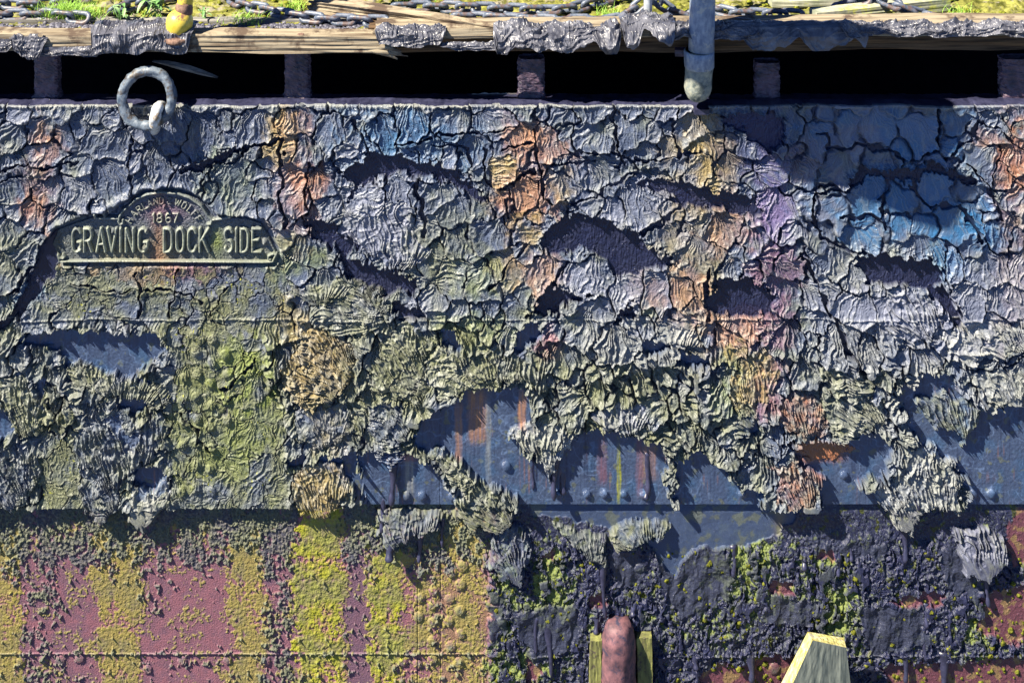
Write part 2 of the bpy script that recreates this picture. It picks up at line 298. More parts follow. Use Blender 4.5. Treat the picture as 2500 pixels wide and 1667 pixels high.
TINTS = [(1870,560,60,330,'purple',.28),(1285,450,80,200,'rust',.35),(1700,560,90,300,'ochre',.35),(2290,480,170,160,'blue',.3),(110,430,50,160,'rust',.35),(720,430,60,160,'rust',.4),(1840,840,80,160,'plum',.5),(2470,560,60,300,'rust',.3),(1000,340,200,90,'blue',.3),(360,330,200,100,'navy',.25),
 # stains, plus upper right shade painted navy and blue: cu, cv, ru, rv, colour, strength
 (108,320,38,55,'orange',0.61),(95,500,50,60,'rust',.7),(126,361,40,40,'orange',0.65),(690,330,50,70,'ochre',.8),(745,440,55,65,'rust',.75),(720,300,40,40,'orange',0.36),
 (1274,330,38,45,'orange',0.68),(1350,345,62,45,'orange',0.68),(1227,408,38,42,'ochre',.85),(1290,470,70,60,'orange',0.68),(1365,440,35,40,'ochre',.6),(1290,560,60,50,'ochre',.7),(1330,650,60,70,'orange',0.47),
 (1700,300,50,60,'ochre',.55),(1740,380,60,60,'ochre',.75),(1640,340,40,40,'ochre',.4),(1770,545,75,70,'orange',0.50),(1690,490,40,40,'ochre',.5),(1890,500,60,100,'purple',.35),(1900,640,60,70,'plum',.9),
 (1850,360,100,100,'navy',.6),(1600,700,60,60,'orange',0.40),(1680,700,60,70,'orange',0.54),(1790,790,90,55,'orange',0.61),(1850,930,70,70,'pink',.6),(1900,780,50,60,'plum',.8),(1810,870,60,40,'green',.5),
 (1780,950,60,60,'green',.5),(1340,815,40,50,'pink',.75),(1240,640,60,60,'ochre',.4),(1170,660,60,70,'green',.35),(1150,790,120,50,'green',.45),(2460,400,60,110,'rust',.8),(2400,325,45,40,'orange',0.50),
 (2160,470,230,110,'blue',.6),(2160,310,240,70,'blue',.5),(2380,560,80,60,'blue',.7),(2080,330,60,40,'orange',0.22),(2040,420,40,40,'orange',0.22),(1960,380,40,60,'orange',0.25),(2300,620,60,60,'blue',.6),
 (930,480,120,90,'lilac',.55),(940,310,120,60,'blue',.25),(1030,330,90,50,'blue',.2),(1420,670,80,60,'lilac',.75),(1530,700,60,60,'lilac',.5),(1570,490,70,60,'lilac',.5),(1410,420,80,40,'lilac',.4),(2080,660,80,60,'pale',.5),(2180,740,120,60,'lilac',.6),
 (570,430,80,80,'green',.25),(700,620,80,50,'green',.4),(250,680,220,80,'olive',.8),(400,640,200,40,'rust',.35),(480,650,60,35,'pink',.5),(550,760,180,60,'olive',.7),(560,960,160,280,'olive',1),(600,880,70,90,'green',.8),(590,1060,70,70,'green',.35),(560,1060,140,170,'green',.25),
 (150,1120,80,120,'olive',.9),(110,1000,60,80,'olive',.7),(770,850,60,110,'ochre',.7),(800,1040,50,60,'ochre',.45),(790,1180,40,60,'ochre',.6),(720,760,50,50,'ochre',.4),
 (960,900,140,140,'olive',.7),(1130,880,140,100,'olive',.8),(1500,900,180,140,'olive',.75),(1100,560,100,80,'olive',.5),(1020,640,100,60,'olive',.5),(2080,860,160,100,'olive',.4),(2400,760,140,160,'lilac',.6),(2150,800,200,110,'lilac',.5),(2300,1000,200,120,'pale',.5),(1520,800,160,90,'lilac',.5),
 (1000,1130,60,60,'crust',.5),(1700,1060,90,100,'olive',.4),(2120,1110,90,80,'crust',.4),(280,360,150,90,'grey',.4),(40,620,60,120,'olive',.4),(80,700,40,40,'blue',.5),
]
STREAKS = [(1165,1010,30,70,'orange',.7),(1275,1000,14,60,'orange',.8),(1120,1050,12,80,'orange',.6),(1192,1080,10,140,'pale',.35),(1000,1140,16,70,'pale',.5),(1510,1150,7,80,'yellow',.55),(1580,1120,30,50,'orange',.45),
           (1470,1120,16,60,'plum',.8),(1305,1080,10,100,'dark',.9),(1430,1080,9,90,'dark',.5),(1560,1120,12,90,'plum',.7),(1905,1180,16,70,'ochre',.55),(2000,1090,80,34,'rust',.7),(1640,1080,30,40,'orange',.5),(960,1130,12,100,'dark',.6),(1000,1105,26,16,'pink',.6)]

def paste(base, c, a):
    a = np.clip(np.asarray(a, np.float32), 0, 1)[..., None]; base *= (1 - a); base += a * COL[c]

# ---- raised lettering of the cast sign, strokes in crop units of the plate
SC = 600 / 2352.0
def q(pts): return [(120 + x * SC, 420 + y * SC) for x, y in pts]
def arcp(cx, cy, rx, ry, a0, a1, n=9):
    return [(cx + rx * math.cos(math.radians(a0 + (a1 - a0) * i / n)), cy + ry * math.sin(math.radians(a0 + (a1 - a0) * i / n))) for i in range(n + 1)]
def glyph(ch):     # strokes in a unit box, y down
    A = arcp
    return {'G': [A(.5,.28,.5,.28,-20,-180)+A(.5,.72,.5,.28,180,0)+[(1,.58),(.62,.58)]],
      'C': [A(.5,.28,.5,.28,-20,-180)+A(.5,.72,.5,.28,180,20)], 'O': [A(.5,.28,.5,.28,0,-180)+A(.5,.72,.5,.28,180,0)+[(1,.28)]],
      'R': [[(0,1),(0,0),(.5,0)]+A(.5,.26,.5,.26,-90,90)+[(0,.52)],[(.5,.52),(1,1)]], 'A': [[(0,1),(.5,0),(1,1)],[(.22,.66),(.78,.66)]],
      'V': [[(0,0),(.5,1),(1,0)]], 'I': [[(.5,0),(.5,1)]], 'N': [[(0,1),(0,0),(1,1),(1,0)]], 'D': [[(0,0),(0,1),(.4,1)]+A(.4,.7,.6,.3,90,0)+A(.4,.3,.6,.3,0,-90)+[(0,0)]],
      'K': [[(0,0),(0,1)],[(1,0),(0,.58)],[(.3,.42),(1,1)]], 'S': [A(.5,.25,.5,.25,-20,-180)+A(.5,.25,.5,.25,180,90)+A(.5,.75,.5,.25,-90,0)+A(.5,.75,.5,.25,0,160)],
      'E': [[(1,0),(0,0),(0,1),(1,1)],[(0,.48),(.7,.48)]], 'H': [[(0,0),(0,1)],[(1,0),(1,1)],[(0,.5),(1,.5)]], 'L': [[(0,0),(0,1),(1,1)]], 'W': [[(0,0),(.25,1),(.5,.2),(.75,1),(1,0)]],
      'F': [[(1,0),(0,0),(0,1)],[(0,.48),(.7,.48)]], '&': [[(1,1),(.2,.3)]+A(.42,.2,.26,.2,150,360)+[(.1,.65)]+A(.4,.76,.36,.24,200,20)],
      '1': [[(.2,.2),(.6,0),(.6,1)]], '8': [A(.5,.25,.42,.25,90,450,14)+A(.5,.74,.5,.26,-90,270,14)], '6': [A(.55,.3,.5,.3,-50,-180)+A(.5,.72,.48,.28,180,-180,16)], '7': [[(0,0),(1,0),(.35,1)]]}[ch]
LETTERS = []       # (name, strokes in px, half width)
def put(ch, x0, y0, x1, y1, hw, trim=None):
    st = [[(x0 + (x1 - x0) * a, y0 + (y1 - y0) * b) for a, b in s] for s in glyph(ch)]
    LETTERS.append((st, hw))
for ch, a, b in [('G',262,338),('R',372,442),('A',490,572),('V',592,678),('I',706,726),('N',768,838),('G',890,970),('D',1128,1202),('O',1247,1314),('C',1358,1432),('K',1468,1550),('S',1706,1776),('I',1804,1824),('D',1858,1924),('E',1968,2046)]:
    (x0, y0), (x1, y1) = q([(a, 484), (b, 702)]); put(ch, x0, y0, x1, y1, 3.9)
for ch, a, b in [('1',1012,1042),('8',1062,1108),('6',1146,1192),('7',1214,1258)]:
    (x0, y0), (x1, y1) = q([(a, 345), (b, 428)]); put(ch, x0, y0, x1, y1, 2.3)
ACX, ACY, AR = 120 + 1130 * SC, 420 + 610 * SC, 99
for ch, ang in zip('HARLAND&WOLFF', [-59,-48,-38,-29,-21,-12,-4,7,19,29,39,48,57]):
    a = math.radians(ang); st = []
    wd = 9 if ch != 'W' else 13
    for s in glyph(ch):
        pp = []
        for gx, gy in s:
            lx = (gx - .5) * wd; r = AR + 8 - gy * 16
            pp.append((ACX + r * math.sin(a) + lx * math.cos(a), ACY - r * math.cos(a) + lx * math.sin(a)))
        st.append(pp)
    LETTERS.append((st, 1.7))
RIM = [q([(765,295),(735,318),(706,368),(696,418),(712,444),(740,432),(738,402)]), q([(800,262),(870,200),(960,162),(1100,140),(1250,150),(1370,190),(1480,268),(1550,370),(1584,400),(1572,440),(1540,442)]),
       q([(475,345),(478,385),(690,388)]), q([(560,340),(565,380)]), q([(1590,400),(1700,385),(1760,370)]), q([(170,728),(188,748),(172,766),(140,760),(122,735),(140,795),(700,790),(1300,795),(2100,800),(2160,795),(2190,730),(2160,722),(2120,742),(2118,770),(2140,776)])]
SIGN = q([(140,795),(60,640),(110,520),(260,440),(470,380),(690,385),(720,310),(820,240),(940,160),(1120,125),(1300,140),(1450,220),(1560,350),(1620,392),(1900,400),(2040,440),(2110,560),(2190,730),(2160,800)])

def upper():
    g = G(); g.X, g.Y = make_grid(V0, VS + 1); g.X0y = V0
    X, Y = g.X, g.Y; sh = X.shape
    wa = 9 * fbm(X / 34, Y / 34, 1, 3); wb = 9 * fbm(X / 34, Y / 34, 9, 3)
    Xw, Yw = X + wa, Y + wb
    # ---- voronoi plates with given and filled-in seeds
    seeds = [(a, b, r) for a, b, r in SEEDS]
    def want(u, v):
        if v < 740: return 46 if not (130 < u < 720 and v > 620) else 24
        if 400 < u < 720: return 30
        return 37
    occ = {}
    def cell(u, v): return (int(u // 40), int(v // 40))
    for s in seeds: occ.setdefault(cell(s[0], s[1]), []).append(s)
    for _ in range(9000):
        u = rng.uniform(U0 - 30, U1 + 30); v = rng.uniform(V0 - 30, VS + 30); r = want(u, v) * rng.choice([.6, .8, 1.1, 1.4, 1.7])
        cu, cv = cell(u, v); ok = True
        for a in (-2, -1, 0, 1, 2):
            for b in (-2, -1, 0, 1, 2):
                for s in occ.get((cu + a, cv + b), ()):
                    if (s[0] - u) ** 2 + (s[1] - v) ** 2 < (0.72 * (r + s[2]) * .82) ** 2: ok = False; break
                if not ok: break
            if not ok: break
        if ok: seeds.append((u, v, r)); occ.setdefault((cu, cv), []).append((u, v, r))
    F1 = np.full(sh, 9., np.float32); F2 = np.full(sh, 9., np.float32); ID = np.zeros(sh, np.int32)
    ns = len(seeds); S = np.array(seeds, np.float32); asp = rng.uniform(-.28, .28, ns)
    for k, (u, v, r) in enumerate(seeds):
        w = Win(g, u, v, u, v, r * 2.3)
        if not w.ok: continue
        ex, ey = math.exp(asp[k]), math.exp(-asp[k])
        d = np.sqrt(((Xw[w.s] - u) * ex) ** 2 + ((Yw[w.s] - v) * ey) ** 2) / r
        f1 = F1[w.s]; f2 = F2[w.s]; i1 = ID[w.s]
        n = d < f1
        F2[w.s] = np.where(n, f1, np.minimum(f2, d)); ID[w.s] = np.where(n, k, i1); F1[w.s] = np.where(n, d, f1)
    su, sv, sr = S[ID, 0], S[ID, 1], S[ID, 2]
    E = (F2 - F1) * 0.5 * sr                                    # px to the nearest split
    rc = rng.rand(ns).astype(np.float32)[ID]; rc2 = rng.rand(ns).astype(np.float32)[ID]; rc3 = rng.rand(ns).astype(np.float32)[ID]
    big = ss(30, 46, sr)
    # ---- regional strength of wrinkling
    mid = ss(740, 850, Y); topz = 1 - mid
    rivz = ss(60, 0, -sd_poly(Xw, Yw, [(410,780),(640,770),(660,860),(640,950),(700,1000),(710,1215),(430,1215),(420,1000)]) * 1.0 - 0) * 0
    rz = ss(-12, 12, sd_poly(Xw, Yw, [(415,770),(640,770),(655,860),(640,950),(700,1000),(705,1230),(425,1230),(415,1000)]))
    rz = np.maximum(rz, ss(-12, 12, sd_poly(Xw, Yw, [(110,1040),(190,1060),(205,1150),(215,1230),(110,1230)])))
    belows = ss(-20, 20, sd_poly(Xw, Yw, [(140,640),(700,640),(700,770),(160,770),(120,700)]))
    calm = np.maximum(rz, belows)
    hvar = 0.5 + 0.5 * np.clip(fbm(X / 120, Y / 120, 21, 2) * 1.6, -1, 1)
    # wrinkles: ridged noise run along a direction of each plate, fanning from an apex
    ang = np.where(rc < .7, 1.57 + (rc2 - .5) * 1.1, rc2 * 3.14).astype(np.float32) + .5 * fbm(X / 70, Y / 70, 41, 2)
    ca, sa = np.cos(ang), np.sin(ang)
    du, dv = X - su, Y - sv
    def wrinkle(lam, seed, stretch=4.0):
        along = (du * ca + dv * sa); across = (-du * sa + dv * ca)
        fan = np.maximum(.25, 1.1 + along / (sr * 1.25))
        n = pn(across / fan / lam + 5 * rc + .5 * pn(X / 22, Y / 22, seed + 3), along / (lam * stretch) + 3 * rc2, seed)
        return (1 - np.minimum(1, np.abs(n) * 2.2)) ** 2.2
    wr = wrinkle(16., 50, 9) * 2.0 + wrinkle(8., 51, 4) * .55
    fine = 1 - np.abs(fbm(Xw / 15, Yw / 15, 60, 3)) * 1.7
    # thin raised split lines of the small crackle
    cr1 = np.abs(fbm(X / 42 + .3 * wa / 9, Y / 30, 70, 2)); cr2 = np.abs(fbm(X / 24, Y / 36, 75, 2))
    crack_line = np.exp(-(cr1 / .035) ** 2) + np.exp(-(cr2 / .04) ** 2) * .8
    tdown = np.clip(dv / sr, -1, 1)
    amp_w = (1.1 + 1.8 * hvar) * topz + (3.2 + 3.2 * hvar) * mid
    amp_w = amp_w * (1 - .72 * calm)
    shade_zone = ss(1930, 2010, X) * ss(640, 540, Y) * ss(2420, 2360, X)
    amp_w *= 1 - .7 * shade_zone
    H = 5.0 + amp_w * wr + fine * (1.1 * (1 - .5 * shade_zone) + .8 * mid * (1 - calm))
    sag = (4.5 + 8 * rc3 + 3.5 * big) * (1 - .85 * calm) * (.7 + .6 * mid)
    H += sag * np.maximum(0, tdown) ** 1.3
    lift = (2.2 + 4.2 * rc2) * (1 - .7 * calm)
    H += lift * np.exp(-(E / 4.5) ** 2 * .5)
    H += (rc - .5) * (4 + 6 * mid) * (1 - calm) + mid * (1 - calm) * 3.5 * fbm(Xw / 38, Yw / 38, 37, 2) - (1 - calm) * (3 + 2.5 * mid) * np.maximum(0, -tdown)
    wcr = (1.5 + 2.0 * rc3 + 2.2 * shade_zone) * (1 - .5 * calm)
    opened = np.clip(.75 + 1.2 * fbm(X / 60, Y / 60, 81, 2), .1, 1)
    crk = np.exp(-(E / wcr) ** 2) * opened
    H = H * (1 - crk * (1 - .5 * calm)) + crk * (1 - .5 * calm) * (-3)
    H += (crack_line * 1.4 - np.exp(-((cr1 - .03) / .02) ** 2) * 1.2) * (.5 + .5 * calm) * (1 - shade_zone)
    big_b = 8 * fbm(X / 170, Y / 130, 33, 2) * (1 - .6 * calm); H += big_b
    # ---- colour
    col = np.empty(sh + (3,), np.float32); col[:] = COL['grey']
    nA = fbm(X / 55, Y / 55, 90, 3)
    paste(col, 'olive', np.clip(ss(450, 1000, Y) * .55 * (1 - .6 * ss(1600, 2000, X)) + nA * .5, 0, .85))
    paste(col, 'lilac', np.clip(ss(.62, .95, rc) * .45 * (1 - ss(900, 1000, Y)), 0, 1))
    nB = fbm(X / 26, Y / 26, 95, 3)
    for cu, cv, ru, rv, c, a in TINTS:
        w = Win(g, cu - ru * 1.5, cv - rv * 1.5, cu + ru * 1.5, cv + rv * 1.5, 0)
        if not w.ok: continue
        d = np.sqrt(((Xw[w.s] - cu) / ru) ** 2 + ((Yw[w.s] - cv) / rv) ** 2) + nB[w.s] * .35
        sub = col[w.s]; d = d + (rc2[w.s] - .5) * .75; paste(sub, c, ss(1.15, .55, d) * a * .85 * np.clip(1 + .5 * nA[w.s], .3, 1.2)); col[w.s] = sub
    rough = .40 + .12 * nA + .12 * calm
    paste(col, 'pale', .45 * np.exp(-(E / 3.2) ** 2) * ss(0, .4, tdown) * (1 - .7 * calm))  # highlight along the lower plate rims painted in pale
    paste(col, 'pale', .24 * ss(.7, 1.6, wr) * (1 - .6 * calm))  # crest highlights painted in pale too
    # ---- wide splits
    for hw, pts in CRACKS:
        xs = [p[0] for p in pts]; ys = [p[1] for p in pts]; w = Win(g, min(xs), min(ys), max(xs), max(ys), hw + 26)
        if not w.ok: continue
        d = seg_d(Xw[w.s], Yw[w.s], pts) + 1.5 * nB[w.s]
        hwv = hw * (.62 + .5 * pn(X[w.s] / 20, Y[w.s] / 20, 6))
        H[w.s] += 3.5 * np.exp(-((d - hwv) / 7) ** 2); m = ss(hwv + 1.0, hwv - 1.2, d)
        H[w.s] = H[w.s] * (1 - m) + m * (-2.5 + .4 * fine[w.s])
        sub = col[w.s]; paste(sub, 'dark', m * .85); col[w.s] = sub
    sub = col; paste(sub, 'dark', np.clip(crk, 0, 1) * .8)
    # ---- missing top coat
    hole = np.full(sh, -99., np.float32)
    for c, pts in DARK:
        xs = [p[0] for p in pts]; ys = [p[1] for p in pts]; w = Win(g, min(xs), min(ys), max(xs), max(ys), 40)
        if not w.ok: continue
        s = sd_poly(Xw[w.s], Yw[w.s], pts) + 9 * nB[w.s] + 6 * fbm(X[w.s] / 11, Y[w.s] / 11, 4, 2)
        hole[w.s] = np.maximum(hole[w.s], s); m = ss(-1.5, 1.5, s)
        rimup = np.where(s < 0, np.exp(s / 9.), 0) * m * 0
        if c == 'primer':
            floor = -5.5 + .5 * fbm(X[w.s] / 40, Y[w.s] / 40, 3, 3) + .35 * pn(X[w.s] / 7, Y[w.s] / 7, 2)
        else:
            floor = -3.5 + .8 * fine[w.s] + .9 * pn(X[w.s] / 5, Y[w.s] / 14, 2) + .6 * wr[w.s]
        H[w.s] = H[w.s] * (1 - m) + m * floor
        sub = col[w.s]; paste(sub, c, m * .95)
        if c == 'primer':
            vs_ = pn(X[w.s] / 7, Y[w.s] / 120, 61); paste(sub, 'rust', m * np.clip(vs_ - .3, 0, .4) * ss(.2, .6, pn(X[w.s] / 60, Y[w.s] / 60, 62) + .15)); paste(sub, 'dark', m * np.clip(-vs_ - .25, 0, .4)); paste(sub, 'olive', m * .5 * ss(.5, .7, fbm(X[w.s] / 24, Y[w.s] / 24, 63, 3)))
            vein = np.exp(-(np.abs(fbm(X[w.s] / 60, Y[w.s] / 44, 12, 2)) / .036) ** 2) + .6 * np.exp(-(np.abs(fbm(X[w.s] / 30, Y[w.s] / 40, 14, 2)) / .04) ** 2)
            sub2 = sub; paste(sub2, 'vein', np.clip(vein, 0, 1) * m * .8 * ss(-.5, .3, pn(X[w.s] / 90, Y[w.s] / 90, 8) + .2))
            paste(sub2, 'blue', m * np.clip(.3 * nA[w.s], 0, .2)); sub = sub2
            r_ = rough[w.s]; r_ += m * (-.14); rough[w.s] = r_
        col[w.s] = sub
    gy = np.gradient(hole, axis=0) / STEP
    out = np.where(hole < 0, np.exp(np.minimum(hole, 0) / 8.), 0)
    H += out * (2.0 + 6.5 * np.clip(gy, -.15, 1)) * (1 - ss(0, 3, hole))
    inprim = ss(-2, 2, hole)
    for cu, cv, ru, rv, c, a in STREAKS:
        w = Win(g, cu - ru * 2, cv - rv * 1.4, cu + ru * 2, cv + rv * 1.4, 0)
        if not w.ok: continue
        d = np.abs(X[w.s] - cu + 3 * nB[w.s]) / ru; e = np.abs(Y[w.s] - cv) / rv
        m = ss(1, .4, d) * ss(1.1, .6, e) * a * np.clip(inprim[w.s] + (c == 'rust'), 0, 1) * (.6 + .8 * np.clip(pn(X[w.s] / 5, Y[w.s] / 70, 3) + .3, 0, 1))
        sub = col[w.s]; paste(sub, c, np.clip(m, 0, 1)); col[w.s] = sub
    # ---- hanging sheets
    part = np.zeros(sh, np.int16)
    for k, (pts, hh, an, lam, aw, c) in enumerate(FLAPS):
        xs = [p[0] for p in pts]; ys = [p[1] for p in pts]; w = Win(g, min(xs), min(ys), max(xs), max(ys), 12)
        if not w.ok: continue
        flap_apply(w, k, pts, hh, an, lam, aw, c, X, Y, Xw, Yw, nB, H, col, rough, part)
    # ---- rivets under the paint
    for k, (u, v, r) in enumerate(RIVETS):
        w = Win(g, u - r, v - r, u + r, v + r, 6)
        d = np.sqrt((X[w.s] - u) ** 2 + (Y[w.s] - v) ** 2) / (r * 1.02)
        H[w.s] += 8.0 * np.sqrt(np.clip(1 - d * d, 0, 1)) * ss(1, .8, d) + 1.2 * np.exp(-((d - 1) / .3) ** 2)
        part[w.s] = np.where((d < 1) & (part[w.s] == 0), 500 + k, part[w.s])
    # ---- seam of plates at 765 and vertical laps
    sl_ = np.exp(-((Y - 765 - 1.0 * nB) / 2.0) ** 2); H += 4.0 * sl_ * (1 - ss(30, 60, H)); H += 2.0 * ss(766, 762, Y)
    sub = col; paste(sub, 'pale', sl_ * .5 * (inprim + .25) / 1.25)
    for u, a in ((500, .5), (1075, .3), (1948, .35), (110, .3)):
        H -= a * 3 * np.exp(-((X - u - nB) / 1.6) ** 2) * ss(760, 800, Y)
    # ---- lichen freckles
    fr = ss(.52, .62, pn(X / 7, Y / 7, 66)) * ss(.1, .5, fbm(X / 70, Y / 70, 67, 2)) * calm
    paste(col, 'yellow', fr * .8)
    # ---- cast sign
    w = Win(g, 120, 445, 700, 640, 20); xs_, ys_ = X[w.s], Y[w.s]
    s = sd_poly(xs_ + .25 * wa[w.s], ys_ + .25 * wb[w.s], SIGN)
    bed = ss(-16, -5, s) ; Hs = H[w.s].copy()
    Hs = Hs * (1 - bed) + bed * (-3 + fine[w.s])
    # paint curling up over the top of the sign
    lip_pts = [(120,560),(150,535),(200,512),(245,505),(300,478),(330,458),(360,447),(410,441),(455,446),(500,470),(545,500),(590,510),(640,512),(690,540)]
    ld = seg_d(xs_, ys_ + 3 * nB[w.s] + .3 * wa[w.s], lip_pts)
    crk2 = np.exp(-(np.abs(fbm(xs_ / 16, ys_ / 16, 110, 2)) / .05) ** 2)
    paste(col[w.s], 'dark', 0 * bed); plate = 6.0 + .8 * fine[w.s] + .7 * pn(xs_ / 4, ys_ / 4, 5) - 1.1 * crk2
    m = ss(-1.2, 1.2, s); Hs = Hs * (1 - m) + m * plate
    sp = np.where(s > 0, 1, 0).astype(np.int16) * 1000
    cs = col[w.s]; paste(cs, 'dark', m * .35); paste(cs, 'olive', m * .4); paste(cs, 'grey', m * .55 * ss(590, 500, ys_)); paste(cs, 'rust', m * .45 * np.exp(-((xs_ - 393 + 6 * nB[w.s]) / 16) ** 2))
    paste(cs, 'green', m * .7 * np.exp(-((xs_ - 535) / 15) ** 2 - ((ys_ - 575) / 30) ** 2)); paste(cs, 'plum', m * .8 * np.exp(-((xs_ - 408) / 60) ** 2 - ((ys_ - 505) / 26) ** 2))
    dr = np.full(xs_.shape, 99., np.float32)
    for r_ in RIM: dr = np.minimum(dr, seg_d(xs_, ys_, r_) - 3.3)
    rr = np.clip(-dr / 3.3, 0, 1); Hs = np.maximum(Hs, np.where(dr < 0, 6 + 9.5 * np.sqrt(1 - (1 - rr) ** 2) + .6 * fine[w.s], -99))
    sp = np.where(dr < 0, 1001, sp)
    paste(cs, 'letter', np.where(dr < 0, .4, 0) * np.ones_like(xs_))
    for k, (st, hw) in enumerate(LETTERS):
        d = np.full(xs_.shape, 99., np.float32)
        for a in st: d = np.minimum(d, seg_d(xs_, ys_, a) - hw)
        d = d + .35 * nB[w.s]
        rr = np.clip(-d / hw, 0, 1); Hs = np.maximum(Hs, np.where(d < 0, 6 + min(10, hw * 3.0) * np.sqrt(1 - (1 - rr) ** 2) + .5 * fine[w.s], -99))
        sp = np.where(d < 0, 1010 + k, sp)
        paste(cs, 'letter', np.where(d < 0, .7 if hw > 2 else .55, 0) * np.clip(.85 + .8 * nB[w.s], .25, 1.2) * np.ones_like(xs_))  # raised letters pasted paler so they look strongly lit
    above = ss(2, -3, s)
    Hs += 10.0 * np.exp(-(ld / 8.5) ** 2) * above
    # lumps of tar sitting on some letters
    for (a, b, r, h) in ((204,594,8,22),(284,550,6,21),(362,590,9,23),(365,548,6,20),(652,578,8,21),(408,491,5,20),(300,492,5,16)):
        dd = ((xs_ - a) ** 2 + (ys_ - b) ** 2) / r ** 2 + .4 * nB[w.s]; Hs = np.maximum(Hs, h * np.exp(-dd) * (dd < 2.2))
    H[w.s] = Hs; col[w.s] = cs
    pw = part[w.s]; part[w.s] = np.where(sp >= 1000, sp, pw)
    # top lip rounding and bottom lip of the upper plate
    H = np.where(part < 1000, np.minimum(H, 28), H)
    tl = ss(258, 246, Y); H += 4.5 * tl * (1 + .5 * nB); H -= 9 * ss(249, 245, Y) ** 2
    paste(col, 'pale', np.clip(ss(256, 249, Y + 2 * nB) * (.55 + .3 * nA), 0, .75) * (1 - .6 * ss(1740, 1800, X)))  # lit top lip painted pale, less so over the shaded right
    H += 17                    # plate lap thickness
    return X, Y, H, col, np.clip(rough, .28, .9), part, wr

def flap_apply(w, k, pts, hh, an, lam, aw, c, X, Y, Xw, Yw, nB, H, col, rough, part):
    x, y = X[w.s], Y[w.s]
    s = sd_poly(x + 1.15 * (Xw[w.s] - x) + 7 * nB[w.s], y + 1.15 * (Yw[w.s] - y) + 4 * pn(x / 9, y / 9, 7), pts)
    cx = sum(p[0] for p in pts) / len(pts); cy = sum(p[1] for p in pts) / len(pts); ys = [p[1] for p in pts]; R = (max(ys) - min(ys)) / 2
    a = math.radians(an); al = (x - cx) * math.cos(a) + (y - cy) * math.sin(a); ac = -(x - cx) * math.sin(a) + (y - cy) * math.cos(a)
    fan = np.maximum(.3, 1.0 - al / (R * 1.9)); bend = .45 * pn(x / 40, y / 40, 30 + k) + .012 * al * pn(x / 60, y / 60, 5 + k) * 3
    lam = lam * .85; n = pn(ac / fan / lam + bend + k, al / (lam * 6), 31 + k); rid = 1 - np.minimum(1, np.abs(n) * 2.2)
    n2 = pn(ac / fan / (lam * .5) + bend, al / (lam * 2), 61 + k); rid2 = 1 - np.minimum(1, np.abs(n2) * 2.2)
    t = np.clip((y - cy) / R, -1, 1)
    up = H[w.s]
    h = hh * (.35 + .65 * ss(-.9, .8, t)) * (1 - np.exp(-np.maximum(s, 0) / 3.2)) + (aw * rid ** 2 * 2.2) * (.45 + .55 * ss(-.3, .2, pn(x / 24, y / 24, 91 + k))) + aw * .35 * rid2 * ss(-.1, .4, pn(x / 30, y / 18, 97 + k)) + 2.5 * (1 - np.minimum(1, np.abs(pn(x / 34 + bend, y / 22, 95 + k)) * 2.2)) ** 2 + 2.5 * fbm(x / 30, y / 30, 77 + k, 2) + 2
    h += .8 * pn(x / 6, y / 6, 9)
    m = ss(-.8, .8, s)
    H[w.s] = up * (1 - m) + m * np.maximum(up * .25 + h, h)
    sub = col[w.s]; paste(sub, c, m * (.42 + .4 * nB[w.s].clip(-1, 1))); paste(sub, 'pale', m * .35 * ss(.5, .95, rid)); col[w.s] = sub  # pale on the ridges paints in their highlights
    part[w.s] = np.where(s > 0, 100 + k, part[w.s])

